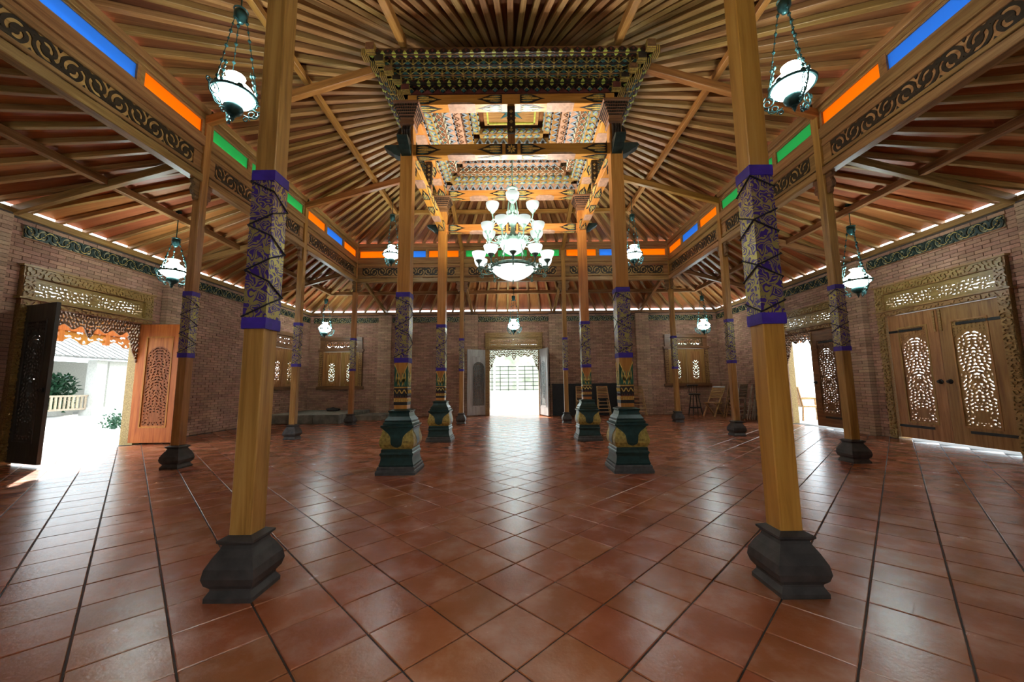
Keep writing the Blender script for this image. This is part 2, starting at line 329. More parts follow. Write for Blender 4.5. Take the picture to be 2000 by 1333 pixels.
def iso(F, x0, x1, z0, z1, nx, ny, y0, y1, back=True):
    """pierced or raised carving: the region F>0 in local XZ, front at y0, back at y1"""
    xs = np.linspace(x0, x1, nx + 1); zs = np.linspace(z0, z1, ny + 1)
    X, Z = np.meshgrid(xs, zs, indexing='ij'); V = F(X, Z)
    V = np.where(np.abs(V) < 1e-6, 1e-6, V)
    vs = []; fs = []; keyd = {}
    def node(k, x, z):
        i = keyd.get(k)
        if i is None: i = keyd[k] = len(vs) // 2; vs.append((x, y0, z)); vs.append((x, y1, z))
        return i
    for i in range(nx):
        for j in range(ny):
            c = ((i, j), (i + 1, j), (i + 1, j + 1), (i, j + 1)); val = [V[a] for a in c]
            if max(val) <= 0: continue
            poly = []; cross = []
            for k in range(4):
                a, b = c[k], c[(k + 1) % 4]; va, vb = val[k], val[(k + 1) % 4]
                if va > 0: poly.append(node(a, xs[a[0]], zs[a[1]])); cross.append(False)
                if (va > 0) != (vb > 0):
                    t = va / (va - vb); key = (a, b) if a < b else (b, a)
                    poly.append(node(key, xs[a[0]] + t * (xs[b[0]] - xs[a[0]]), zs[a[1]] + t * (zs[b[1]] - zs[a[1]]))); cross.append(True)
            if len(poly) < 3: continue
            fs.append(tuple(2 * p for p in poly))
            if back: fs.append(tuple(2 * p + 1 for p in reversed(poly)))
            n = len(poly)
            for k in range(n):
                k2 = (k + 1) % n
                if cross[k] and cross[k2]: fs.append((2 * poly[k], 2 * poly[k] + 1, 2 * poly[k2] + 1, 2 * poly[k2]))
    mb = MB(); mb.add(vs, fs); return mb
def scrolls(L, h, z0, turns=1.55, x0=0.0, thick=0.05, d=None):
    """running vine of alternating spirals, length L, height h from z0"""
    d = d or h * 0.98; n = max(1, round(L / d)); d = L / n
    def F(X, Z):
        x = X - x0; k = np.clip(np.floor(x / d), 0, n - 1); cx = (k + 0.5) * d; hand = np.where(k % 2 == 0, 1.0, -1.0)
        zc = z0 + h / 2 + hand * h * 0.05
        dx = (x - cx); dz = (Z - zc) * hand; r = np.hypot(dx, dz) / (h * 0.5); th = np.arctan2(dz, dx)
        s = np.cos(th - 2 * PI * turns * r) - thick + 0.25 * np.cos(th * 3 + r * 9) * (r > 0.45)
        s = np.where(r < 0.16, 1.0, s)
        st = 0.10 * h - np.abs((Z - z0 - h / 2) - 0.40 * h * np.cos(PI * x / d)); s = np.maximum(s, st * 18 / h)
        e = np.minimum(np.minimum(x, L - x), np.minimum(Z - z0, z0 + h - Z)); return np.minimum(s, e * 200)
    return F
def leafy(seed, wl, mirror=True, bias=0.15, nt=9):
    """dense pierced foliage, symmetric about x = 0"""
    rs = np.random.RandomState(seed); ks = []
    for _ in range(nt):
        a = rs.uniform(0, 2 * PI); l = wl * rs.uniform(0.75, 1.5); ks.append((2 * PI / l * math.cos(a), 2 * PI / l * math.sin(a), rs.uniform(0, 2 * PI)))
    def F(X, Z):
        x = np.abs(X) if mirror else X; s = 0
        for kx, kz, ph in ks: s = s + np.cos(kx * x + kz * Z + ph)
        return s / math.sqrt(nt) + bias
    return F
def pix(p):
    d = Vector(p) - CAM; dep = d.dot(_fw)
    if dep < 0.1: return None
    return 1000 + F_PX * d.dot(_rt) / dep, 666.5 - F_PX * d.dot(_up) / dep, dep
def in_frame(p, m=0):
    q = pix(p); return q is not None and -m < q[0] < 2000 + m and -m < q[1] < 1333 + m

# ------------------------------------------------------------------ floor
floor = build(MB().box(-XW - 0.3, XW + 0.3, YN - 0.3, YF + 0.3, -0.12, -0.007), 'floor', 'grout')
tag(floor, 'glossy terracotta floor of square tiles laid diagonally', 'floor', kind='structure')
DG = 0.4475; HS = DG / 2
def tile_mb(j=0.0):
    a = HS - 0.0055; b = a - 0.004; z0, z1 = -0.008, j
    vs = [(a, 0, z0), (0, a, z0), (-a, 0, z0), (0, -a, z0)] + [(b, 0, z1), (0, b, z1), (-b, 0, z1), (0, -b, z1)]
    vs = [(a, 0, z0), (0, a, z0), (-a, 0, z0), (0, -a, z0), (a, 0, z1 - .003), (0, a, z1 - .003), (-a, 0, z1 - .003), (0, -a, z1 - .003), (b, 0, z1), (0, b, z1), (-b, 0, z1), (0, -b, z1)]
    fs = [(8, 9, 10, 11)] + [(4 * r + k, 4 * r + (k + 1) % 4, 4 * r + 4 + (k + 1) % 4, 4 * r + 4 + k) for r in range(2) for k in range(4)]
    return vs, fs
tv, tf = tile_mb()
spots = []
for i in range(-40, 41):
    for j in range(-40, 70):
        if (i + j) % 2 == 0: continue
        x, y = i * HS, 1.632 + j * HS
        if abs(x) > XW - 0.02 or y < YN or y > YF: continue
        q = pix((x, y, 0)); s = 0
        if q and -40 < q[0] < 2040 and q[1] < 1400: s = 1 / q[2] ** 2
        spots.append((s, x, y))
spots.sort(reverse=True)
tm = MB().add(tv, tf).mesh('tile', 'tile')
for s, x, y in spots[:300]: obj('tile', tm, floor, loc=(x, y, random.uniform(-0.0012, 0.0012)))
mb = MB()
for s, x, y in spots[300:]:
    dz = random.uniform(-0.0012, 0.0012); mb.add([(x + a, y + b, c + dz) for a, b, c in tv], tf)
tag(build(mb, 'tiles', 'tile', floor), kind='stuff')

# ------------------------------------------------------------------ brick walls
# every wall in its own frame: local X along the wall, local Y into the wall, Z up
DOOR_W, DOOR_H = 1.78, 3.05
WALLS = {}
def wall(side, loc, rotz, s0, s1, openings, pil, bricks=True, label=''):
    w = empty('wall_' + side, loc, rotz); tag(w, label, 'wall', kind='structure')
    W = wmat(w)
    xs = sorted({s0, s1, *[o[0] for o in openings], *[o[1] for o in openings]}); core = MB()
    for a, b in zip(xs[:-1], xs[1:]):
        cuts = sorted([(o[2], o[3]) for o in openings if o[0] <= a + 1e-6 and o[1] >= b - 1e-6]); z = 0.0
        for z0, z1 in cuts + [(HW, HW)]:
            if z0 > z + 1e-4: core.box(a, b, 0.012, 0.24, z, z0)
            z = max(z, z1)
    build(core, 'mortar_core', 'mortar', w)
    if not bricks: return w
    CH, BL = 0.062, 0.225; lst = []
    for r in range(int(HW / CH)):
        z0 = r * CH; off = (r % 2) * BL / 2; x = s0 - off
        while x < s1:
            a, b = max(x, s0), min(x + BL, s1); x += BL
            segs = [(a, b)]
            for o in list(openings) + [(p - 0.24, p + 0.24, -1, HW + 1) for p in pil]:
                if o[2] < z0 + CH - 0.004 and o[3] > z0 + 0.004:
                    new = []
                    for p, q in segs:
                        if q <= o[0] or p >= o[1]: new.append((p, q)); continue
                        if p < o[0]: new.append((p, o[0]))
                        if q > o[1]: new.append((o[1], q))
                    segs = new
            for p, q in segs:
                if q - p < 0.03: continue
                c = W @ Vector(((p + q) / 2, 0, z0 + CH / 2)); s = 0
                if in_frame(c): s = (q - p) / pix(c)[2] ** 2
                lst.append((s, p, q, z0))
    lst.sort(reverse=True); cache = {}; rest = MB()
    G = 0.0045
    def shape(L):
        a = L / 2 - G; hz = CH / 2 - G * 0.8
        return [(-a, 0.004, -hz), (a, 0.004, -hz), (a, 0.004, hz), (-a, 0.004, hz), (-a - .001, 0.02, -hz - .001), (a + .001, 0.02, -hz - .001), (a + .001, 0.02, hz + .001), (-a - .001, 0.02, hz + .001)], [(0, 1, 2, 3), (0, 4, 5, 1), (1, 5, 6, 2), (2, 6, 7, 3), (3, 7, 4, 0)]
    for n, (s, p, q, z0) in enumerate(lst):
        vs, fs = shape(q - p); c = ((p + q) / 2, random.uniform(-0.006, 0.002), z0 + CH / 2)
        if n < 300 and s > 0:
            k = round(q - p, 3)
            if k not in cache: cache[k] = MB().add(vs, fs).mesh('brick', 'brick')
            obj('brick', cache[k], w, loc=c)
        else: rest.add([(a + c[0], b + c[1], d + c[2]) for a, b, d in vs], fs)
    tag(build(rest, 'bricks', 'brick', w), kind='stuff')
    for p in pil:
        po = build(MB().box(p - 0.235, p + 0.235, -0.108, 0.02, 0, HW), 'pilaster', 'mortar', w)
        bm = MB()
        for r in range(int(HW / CH)):
            z0 = r * CH; ed = [-0.24, -0.02, 0.24] if r % 2 else [-0.24, 0.10, 0.24]
            if r % 2 == 0: ed = [-0.24, -0.13, 0.11, 0.24]
            else: ed = [-0.24, 0.0, 0.24]
            for a, b in zip(ed[:-1], ed[1:]):
                j = random.uniform(-0.004, 0.003)
                bm.box(p + a + G * (a > -0.23), p + b - G * (b < 0.23), -0.12 + j, 0.01, z0 + G * .8, z0 + CH - G * .8)
        tag(build(bm, 'bricks', 'brick_tan', po), kind='stuff')
    return w
OP_HALF, OP_TOP = 1.06, 3.02
def around(c, hw, z0, z1): return (c - hw, c + hw, z0, z1)
# far wall: door in the middle, a window on each side
FW = wall('far', (0, YF, 0), 0, -XW - 0.25, XW + 0.25, [around(0.02, OP_HALF, 0, OP_TOP), around(-6.38, 0.70, 1.12, 2.86), around(6.38, 0.70, 1.12, 2.86)], [-4.76, -1.55, 1.57, 4.78],
          label='far brick wall with pilasters around the bright open doorway')
# left wall: local x = world Y
LW = wall('left', (-XW, 0, 0), PI / 2, YN - 0.25, YF, [around(YC, OP_HALF, 0, OP_TOP), around(12.48, 0.70, 1.12, 2.86)], [1.96, 5.17, 8.27, 11.48],
          label='left brick wall with the wide open carved doorway')
# right wall: local x = -world Y
RW = wall('right', (XW, 0, 0), -PI / 2, -YF, -YN + 0.25, [around(-YC, OP_HALF, 0, OP_TOP), around(-9.66, OP_HALF, 0, OP_TOP)], [-1.96, -5.17, -8.27, -11.48],
          label='right brick wall with the closed lattice double door')
NW = wall('near', (0, YN, 0), PI, -XW - 0.25, XW + 0.25, [around(0, .62, 0, 2.3)], [], bricks=False,
          label='brick wall with a doorway behind the viewer')

# wall plates and carved green friezes under the eaves
tn = [0]
def wall_plate(w, s0, s1, label):
    tn[0] += 1
    t = empty('trim_%d' % tn[0], w.location, w.rotation_euler.z); tag(t, label, 'wall plate', kind='structure')
    timber('wall_plate', wmat(w) @ Vector((s0, 0.06, HW + 0.055)), wmat(w) @ Vector((s1, 0.06, HW + 0.055)), 0.16, 0.11, 'beam', t)
    return t
wall_plate(FW, -XW - .1, XW + .1, 'long timber wall plate topping the far brick wall')
wall_plate(LW, YN, YF, 'long timber wall plate topping the left brick wall')
wall_plate(RW, -YF, -YN, 'long timber wall plate topping the right brick wall')
wall_plate(NW, -XW - .1, XW + .1, 'timber wall plate on the wall behind the viewer')
_fr = {}
def frieze(w, s0, s1, label):
    tn[0] += 1; L = s1 - s0
    t = empty('trim_%d' % tn[0], wmat(w) @ Vector(((s0 + s1) / 2, 0, 3.555)), w.rotation_euler.z); tag(t, label, 'frieze', kind='structure')
    k = round(L, 2)
    if k not in _fr:
        h = 0.19
        b = MB().box(-L / 2, L / 2, -0.012, 0.01, -0.095, 0.095).mesh('backing_board', 'frieze_back')
        n = MB().box(-L / 2, L / 2, -0.03, 0.01, -0.112, -0.097).mesh('lower_moulding', 'beam')
        F = scrolls(L, h, -h / 2, 1.5, -L / 2, -0.12, d=0.165); c = iso(F, -L / 2, L / 2, -h / 2, h / 2, int(L / 0.0125), 16, -0.034, -0.010, back=False).mesh('scroll_carving', 'frieze_green')
        g = iso(lambda X, Z: F(X, Z) - 1.2, -L / 2, L / 2, -h / 2, h / 2, int(L / 0.0125), 16, -0.040, -0.032, back=False).mesh('gilt_highlight', 'gilt')
        _fr[k] = (b, n, c, g)
    for me in _fr[k]: obj(me.name.split('.')[0], me, t)
for a, b, l in ((-1.30, 1.32, 'over the far doorway'), (-4.50, -1.80, 'between the far door pilaster and the left window bay'), (1.83, 4.52, 'between the far door pilaster and the right window bay'),
                (-7.45, -5.02, 'above the far left corner window'), (5.04, 7.45, 'above the far right corner window')):
    frieze(FW, a, b, 'green and gilt scroll frieze ' + l)
for w, sg, nm in ((LW, 1, 'left'), (RW, -1, 'right')):
    for a, b, l in ((5.62, 7.90, 'above the %s side doorway' % nm), (8.53, 11.22, 'on the %s wall past the doorway' % nm), (11.74, 13.95, 'at the far end of the %s wall' % nm)):
        frieze(w, *((a, b) if sg > 0 else (-b, -a)), 'green and gilt scroll frieze ' + l)

# ------------------------------------------------------------------ roof timbers
def slab(p00, p01, p11, p10, t):
    """thin board with four given lower corners, thickness t upwards"""
    lo = [Vector(p) for p in (p00, p01, p11, p10)]; n = (lo[1] - lo[0]).cross(lo[3] - lo[0]).normalized()
    if n.z < 0: n = -n
    return lo + [p + n * t for p in lo]
def board(name, ps, mat, parent, t=0.022):
    vs = slab(*ps, t); O = vs[0]; mt = frame_mat(vs[0], vs[1]); inv = mt.inverted()
    mb = MB().add([inv @ v for v in vs], [(0, 1, 2, 3), (7, 6, 5, 4), (0, 4, 5, 1), (1, 5, 6, 2), (2, 6, 7, 3), (3, 7, 4, 0)])
    return build(mb, name, mat, parent, mat=mt)
def lerp(a, b, t): return Vector(a) + (Vector(b) - Vector(a)) * t
def roof_side(ceil, e0, e1, u0, u1, n, rw, rh, bmat, over=0.0, rmat='rafter', seen=True, over_mat='clay', split=True):
    """fan of n rafters between eave edge e0-e1 and upper edge u0-u1, boards on top"""
    E = [lerp(e0, e1, i / (n - 1)) for i in range(n)]; U = [lerp(u0, u1, i / (n - 1)) for i in range(n)]
    for a, b in zip(E, U): timber('rafter', a + Vector((0, 0, rh / 2)), b + Vector((0, 0, rh / 2)), rw * random.uniform(.92, 1.08), rh, rmat, ceil)
    up = Vector((0, 0, rh + 0.002))
    for i in range(n - 1):
        a, b, c, d = E[i] + up, U[i] + up, U[i + 1] + up, E[i + 1] + up
        board('plank', (a, b, c, d), bmat, ceil)
        if over:
            oa = a - (b - a).normalized() * over; od = d - (c - d).normalized() * over
            board('eave_tile', (oa, a, d, od), over_mat, ceil, 0.02)
# inner roof over the columns, rising to the carved canopy
RZ0, RZ1, RH = 5.415, 6.26, 0.085
XE, YE0, YE1 = 4.80, Y0 - 0.06, Y3 + 0.06
UX, UY0, UY1 = 0.95, 5.62, 7.42
corner = {'nl': (-XE, YE0, RZ0), 'nr': (XE, YE0, RZ0), 'fl': (-XE, YE1, RZ0), 'fr': (XE, YE1, RZ0)}
top = {'nl': (-UX, UY0, RZ1), 'nr': (UX, UY0, RZ1), 'fl': (-UX, UY1, RZ1), 'fr': (UX, UY1, RZ1)}
for nm, a, b, lab in (('left', 'nl', 'fl', 'left slope of the high inner roof with fanned rafters'), ('right', 'nr', 'fr', 'right slope of the high inner roof with fanned rafters'),
                      ('far', 'fl', 'fr', 'far slope of the high inner roof behind the chandelier'), ('near', 'nl', 'nr', 'near slope of the high inner roof overhead')):
    c = empty('ceiling_' + nm, (0, YC, RZ0)); tag(c, lab, 'ceiling', kind='structure')
    for_parent = c; c.location = (0, 0, 0)
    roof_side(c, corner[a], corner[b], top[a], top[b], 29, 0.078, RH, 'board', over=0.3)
c = empty('ceiling_top', (0, 0, 0)); tag(c, 'dark boarded ceiling above the carved canopy', 'ceiling', kind='structure')
for i in range(9):
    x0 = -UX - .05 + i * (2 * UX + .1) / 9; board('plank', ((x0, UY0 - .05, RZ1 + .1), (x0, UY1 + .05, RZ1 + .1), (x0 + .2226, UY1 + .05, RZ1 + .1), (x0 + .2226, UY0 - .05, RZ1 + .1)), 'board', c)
# aisle roofs, lower, from behind the ring beams down to the wall plates
AZ0, AZ1, AH = HW + 0.11, 4.70, 0.075
AX, AYN, AYF = XW + 0.10, YN - 0.10, YF + 0.10
IX, IYN, IYF = XO + 0.06, Y0 - 0.06, Y3 + 0.06
ac = {'nl': (-AX, AYN, AZ0), 'nr': (AX, AYN, AZ0), 'fl': (-AX, AYF, AZ0), 'fr': (AX, AYF, AZ0)}
at_ = {'nl': (-IX, IYN, AZ1), 'nr': (IX, IYN, AZ1), 'fl': (-IX, IYF, AZ1), 'fr': (IX, IYF, AZ1)}
for nm, a, b in (('left', 'nl', 'fl'), ('right', 'nr', 'fr'), ('far', 'fl', 'fr'), ('near', 'nl', 'nr')):
    c = empty('ceiling_aisle_' + nm); tag(c, 'low sloping boarded roof over the %s aisle' % nm, 'ceiling', kind='structure')
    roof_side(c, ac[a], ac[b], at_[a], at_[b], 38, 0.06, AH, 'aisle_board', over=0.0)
    p, q = lerp(ac[a], at_[a], 0.52), lerp(ac[b], at_[b], 0.52)
    timber('purlin', p + Vector((0, 0, -0.055)), q + Vector((0, 0, -0.055)), 0.09, 0.11, 'beam', c)
for a in ('fl', 'fr'): timber('hip_rafter', Vector(ac[a]) + Vector((0, 0, -.02)), Vector(at_[a]) + Vector((0, 0, -.02)), 0.09, 0.12, 'beam', bpy.data.objects['ceiling_aisle_far'])
# tie beams of the aisle from column to wall
for sx, nm in ((-1, 'left'), (1, 'right')):
    for y, l in ((Y1, 'beside the side doorway'), (Y2, 'over the second side column'), (Y3, 'at the far corner column')):
        tag(timber('tie_beam', (sx * (XO + .05), y, 4.60), (sx * (XW - .02), y, 3.80 + .02), 0.085, 0.12, 'beam'), 'sloping tie beam from column to %s wall %s' % (nm, l), 'beam', 'aisle tie beams')
for x, l in ((-XO, 'from the far left corner column'), (-XI, 'left of the far doorway'), (XI, 'right of the far doorway'), (XO, 'from the far right corner column')):
    tag(timber('tie_beam', (x, Y3 + .05, 4.60), (x, YF - .02, 3.82), 0.085, 0.12, 'beam'), 'sloping tie beam to the far wall ' + l, 'beam', 'aisle tie beams')
# ties of the high roof from ring columns up to the main columns
for sx, nm in ((-1, 'left'), (1, 'right')):
    for y, ys, l in ((Y1, S1, 'near'), (Y2, S2 + .1, 'far')):
        tag(timber('roof_tie', (sx * (XO - .02), y - .02, 5.22), (sx * (XS + .42), ys, 5.80), 0.09, 0.13, 'teak'), 'inclined tie beam from %s columns to the %s main column' % (nm, l), 'beam', 'roof tie beams')
    tag(timber('roof_tie', (sx * XI, Y0, 5.22), (sx * (XS - .02), S1 - .42, 5.80), 0.09, 0.13, 'teak'), 'overhead inclined tie beam above the near %s wrapped column' % nm, 'beam', 'roof tie beams')
    tag(timber('roof_tie', (sx * XI, Y3, 5.22), (sx * (XS - .02), S2 + .42, 5.80), 0.09, 0.13, 'teak'), 'inclined tie beam behind the far %s main column' % nm, 'beam', 'roof tie beams')
    tag(timber('purlin', (sx * 3.08, Y0 + 1.6, 5.70), (sx * 3.08, Y3 - 1.6, 5.70), 0.085, 0.10, 'teak'), 'long horizontal purlin under the %s slope of the high roof' % nm, 'beam', 'roof purlins')
tag(timber('purlin', (-3.08, 9.66, 5.70), (3.08, 9.66, 5.70), 0.085, 0.10, 'teak'), 'horizontal purlin under the far slope behind the chandelier', 'beam', 'roof purlins')
# ------------------------------------------------------------------ ring of beams with carved friezes and coloured panes
_bay = {}
def ring_bay(p0, p1, panes, label):
    """local X runs from p0 to p1 between two columns, Z = 0 at the floor"""
    L = math.hypot(p1[0] - p0[0], p1[1] - p0[1]); a = math.atan2(p1[1] - p0[1], p1[0] - p0[0])
    b = empty('frieze_beam', (p0[0], p0[1], 0), a); tag(b, label, 'beam', 'ring of carved beams with coloured panes')
    W = wmat(b); P = lambda x, y, z: W @ Vector((x, y, z))
    def tb(name, x0, x1, z0, z1, d, mat='beam', y=0.0, par=b): return timber(name, P(x0, y, (z0 + z1) / 2), P(x1, y, (z0 + z1) / 2), d, z1 - z0, mat, par, cham=0.008)
    tb('lower_beam', 0.06, L - .06, 4.215, 4.335, 0.13)
    for x in np.arange(0.5, L - .3, 0.62): tb('spacer_block', x, x + .28, 4.335, 4.372, 0.05, 'carve_brown')
    tb('frieze_sill', 0.06, L - .06, 4.372, 4.425, 0.075); tb('frieze_head', 0.06, L - .06, 4.668, 4.722, 0.075)
    tb('frieze_end', 0.06, 0.20, 4.425, 4.668, 0.05); tb('frieze_end', L - .20, L - .06, 4.425, 4.668, 0.05)
    k = round(L, 2)
    if k not in _bay:
        l = L - .40; h = 0.243
        _bay[k] = iso(scrolls(l, h, 4.425, 1.7, 0.20, 0.0, d=0.23), 0.20, L - .20, 4.425, 4.668, int(l / 0.014), 18, -0.016, 0.016).mesh('scroll_carving', 'carve_dark')
    obj('scroll_carving', _bay[k], b)
    tb('frieze_backing', 0.19, L - .19, 4.42, 4.675, 0.010, 'rafter')
    tb('middle_beam', 0.06, L - .06, 4.722, 4.79, 0.05); tb('upper_beam', 0.06, L - .06, 4.79, 4.955, 0.115)
    tb('pane_head', 0.06, L - .06, 5.235, 5.30, 0.07); tb('top_plate', -0.02, L + .02, 5.30, 5.413, 0.15)
    tot = sum(q[1] for q in panes); x = 0.06; n = len(panes); W_ = L - 0.12
    for i, (c, f) in enumerate(panes):
        w_ = W_ * f / tot; fr = 0.05; x0, x1 = x + fr, x + w_ - fr
        tb('mullion', x, x0, 4.955, 5.235, 0.06); tb('mullion', x1, x + w_, 4.955, 5.235, 0.06)
        tb('pane_sill', x0, x1, 4.955, 4.995, 0.05); tb('pane_rail', x0, x1, 5.195, 5.235, 0.05)
        build(MB().box(x0, x1, -0.005, 0.005, 4.995, 5.195), 'pane', c, b); x += w_
    return b
OBO = (('pane_orange', .95), ('pane_blue', 1.05), ('pane_orange', .95)); GGG = (('pane_green', 1), ('pane_green', 1), ('pane_green', 1))
for sx, nm in ((-1, 'left'), (1, 'right')):
    X = sx * XO
    ring_bay((X, Y0), (X, Y1), OBO, 'carved beam with blue and orange panes over the near %s aisle' % nm)
    ring_bay((X, Y1), (X, Y2), GGG, 'carved beam with green panes in the middle of the %s column row' % nm)
    ring_bay((X, Y2), (X, Y3), OBO, 'carved beam with orange and blue panes ending the %s column row' % nm)
ring_bay((-XO, Y3), (-XI, Y3), OBO, 'carved beam with orange and blue panes in the left bay of the far row')
ring_bay((-XI, Y3), (XI, Y3), GGG, 'carved beam with green panes behind the chandelier')
ring_bay((XI, Y3), (XO, Y3), OBO, 'carved beam with orange and blue panes in the right bay of the far row')
tn[0] += 1
t = empty('trim_%d' % tn[0], (0, Y0, 0)); tag(t, 'timber ring beam overhead near the viewer', 'beam', kind='structure')
for nme, z0, z1 in (('lower_beam', 4.215, 4.335), ('frieze_board', 4.335, 4.955), ('pane_board', 4.955, 5.30), ('top_plate', 5.30, 5.413)):
    timber(nme, (-XO, Y0, (z0 + z1) / 2), (XO, Y0, (z0 + z1) / 2), 0.10, z1 - z0, 'beam', t)

# ------------------------------------------------------------------ wrapped wooden columns
base_prof = [(.1256, 0), (.1256, .022), (.108, .052), (.108, .062), (.128, .085), (.138, .12), (.131, .165), (.107, .215), (.084, .252), (.079, .268), (.099, .286), (.099, .296), (.064, .3136)]
def wrap_parts(parent, q, z0, z1, phase, ph2=0.0, turns=3):
    h = q + 0.006
    wr = build(MB().loft([(h, z0), (h, z1)]), 'brocade_wrap', 'brocade', parent, loc=(0, 0, 0)); tag(wr, 'purple and gold brocade cloth')
    for a, b in ((z0 - .01, z0 + .055), (z1 - .055, z1 + .01)): build(MB().loft([(h + .003, a), (h + .004, (a + b) / 2), (h + .003, b)]), 'purple_band', 'purple', wr)
    hh = h + 0.005; cs = [(-hh, -hh), (hh, -hh), (hh, hh), (-hh, hh)]
    for sgn in (1, -1):
        pts = []; n = turns * 4
        for i in range(n + 1):
            c = cs[(sgn * i) % 4]; pts.append((c[0], c[1], z0 + .06 + (z1 - z0 - .12) * i / n))
        build(MB().tube(pts, 0.005, 5), 'cord', 'cord', wr)
def bracket_mesh():
    poly = [(0, 0.30), (0.11, 0.30), (0.118, 0.27), (0.10, 0.245), (0.075, 0.235), (0.082, 0.20), (0.098, 0.17), (0.105, 0.13), (0.092, 0.09), (0.062, 0.075), (0.05, 0.05), (0.052, 0.02), (0.035, 0.0), (0.012, 0.01), (0, 0.05)]
    mb = MB().prism(poly, -0.03, 0.03)
    for k in (-0.018, 0.0, 0.018): mb.tube([(x + .004, k, z) for x, z in poly[2:13]], 0.008, 5)
    return mb.mesh('bracket', 'carve_brown')
BRK = bracket_mesh()
def column(x, y, label, z0=1.53, dirs=(), zt=5.30, stone='stone', shaft='teak'):
    c = empty('wooden_column', (x, y, 0)); tag(c, label, 'column', 'square columns with brocade wraps')
    build(MB().loft(base_prof), 'stone_base', stone, c)
    timber('shaft', (x, y, 0.31), (x, y, zt), 2 * Q, 2 * Q, shaft, c, upv=(0, 1, 0), cham=0.005)
    wrap_parts(c, Q, z0, z0 + 0.95, 0)
    for d in dirs: obj('bracket', BRK, c, loc=(math.cos(d) * Q, math.sin(d) * Q, 3.91), rotz=d)
    return c
column(-XI + .03, Y0, 'tallest square teak column on the left side, purple brocade wrap, dark stone foot', 1.46)
column(XI - .03, Y0, 'tallest honey teak column on the right side, purple brocade wrap, dark stone foot', 1.46, shaft='honey')
H = PI / 2
column(-XO, Y1, 'wrapped column beside the open left doorway', 1.555, (H, -H)); column(-XO, Y2, 'second wrapped column in the left row, before the stone platform', 1.555, (H, -H))
column(-XO, Y3, 'wrapped column at the far left corner of the ring', 1.565, (0, -H))
column(XO, Y1, 'wrapped column in front of the closed lattice double door', 1.565, (H, -H)); column(XO, Y2, 'wrapped column before the leaning folded chairs on the right', 1.545, (H, -H))
column(XO, Y3, 'wrapped column at the far right corner before the shuttered window', 1.545, (PI, -H))
column(-XI, Y3, 'slim wrapped column left of the far doorway', 1.53, (0, PI)); column(XI, Y3, 'slim wrapped column right of the far doorway', 1.53, (0, PI))

# ------------------------------------------------------------------ four main columns on pedestals
QS = 0.086
ped_low = [(.25, 0), (.252, .03), (.244, .052), (.236, .058), (.236, .085), (.226, .10)]
ped_mid = [(.214, .10), (.22, .115), (.212, .135), (.205, .16), (.20, .205), (.206, .235), (.215, .245), (.208, .262), (.198, .27), (.20, .30), (.192, .312)]
ped_bulge = [(.188, .31), (.205, .335), (.218, .37), (.221, .41), (.212, .46), (.197, .51), (.19, .55), (.192, .575)]
ped_top = [(.198, .572), (.214, .59), (.212, .605), (.186, .612), (.19, .63), (.182, .645), (.17, .652), (.176, .67), (.16, .69), (.142, .715), (.132, .745), (.13, .765), (.142, .78), (.14, .79), (.09, .81)]
def bulge_at(z):
    for (a, za), (b, zb) in zip(ped_bulge[:-1], ped_bulge[1:]):
        if za <= z <= zb: return a + (b - a) * (z - za) / (zb - za)
    return ped_bulge[-1][0]
def face_rot(mb, k): return mb.xf(Matrix.Rotation(k * PI / 2, 4, 'Z'))
def tongue():
    mb = MB(); zs = [.335, .35, .37, .40, .43, .46, .49, .52, .545, .572]; ws = [.012, .05, .066, .074, .075, .080, .098, .13, .165, .192]
    vs = []; fs = []
    for z, w_ in zip(zs, ws):
        hh = bulge_at(z) + .004
        for i in range(7): vs.append((w_ * (-1 + i / 3), -hh, z))
    for r in range(len(zs) - 1):
        for i in range(6): a = r * 7 + i; fs.append((a, a + 1, a + 8, a + 7))
    return mb.add(vs, fs)
def leaf_poly(cx, cz, l, w_, ang, n=7):
    pts = [(math.sin(PI * i / n) * w_, l * i / n) for i in range(n + 1)] + [(-math.sin(PI * i / n) * w_, l * i / n) for i in range(n - 1, 0, -1)]
    c, s = math.cos(ang), math.sin(ang); return [(cx + x * c - z * s, cz + x * s + z * c) for x, z in pts]
def carved_foot(parts, q):
    """painted carving low on the shaft: V of gold, green leaves, wave band; one set for a face at y = -q"""
    y = -q
    g, lf, bk, dk = parts
    dk.box(-q, q, y - .003, y, .86, .90); dk.box(-q, q, y - .0035, y, .955, 1.08)
    for sx in (-1, 1):
        g.prism([(sx * .002, 1.16), (sx * (q - .002), 1.385), (sx * (q - .002), 1.405), (0, 1.182)][::sx], y - .007, y)
        lf.prism([(sx * (q - .002), 1.375), (sx * (q - .002), 1.10), (0, 1.10), (0, 1.155)][::-sx], y - .003, y)
        for cx, cz, l, w_, an in ((.015, 1.10, .14, .018, .25), (.045, 1.11, .17, .02, -.15), (.065, 1.16, .15, .014, -.05)):
            g.prism(leaf_poly(sx * cx, cz, l, w_ * .55, -sx * an)[::1], y - .008, y - .002); lf.prism(leaf_poly(sx * cx, cz - .004, l * 1.08, w_, -sx * an), y - .0055, y - .001)
    n = 3; p = []
    for i in range(25): t = i / 24; p.append((-q + .006 + (2 * q - .012) * t, y - .006, 1.035 + .022 * math.cos(2 * PI * 2.5 * t)))
    g.tube(p, .007, 5)
    for i in range(8): x = -q + .012 + i * (2 * q - .024) / 7; g.box(x - .004, x + .004, y - .007, y, .905, .945)
    for i in range(5): x = -q + .018 + i * (2 * q - .036) / 4; bk.prism([(x - .015, .958), (x + .015, .958), (x, .985)], y - .008, y)
    g.box(-q, q, y - .005, y, 1.085, 1.092)
_mc = None
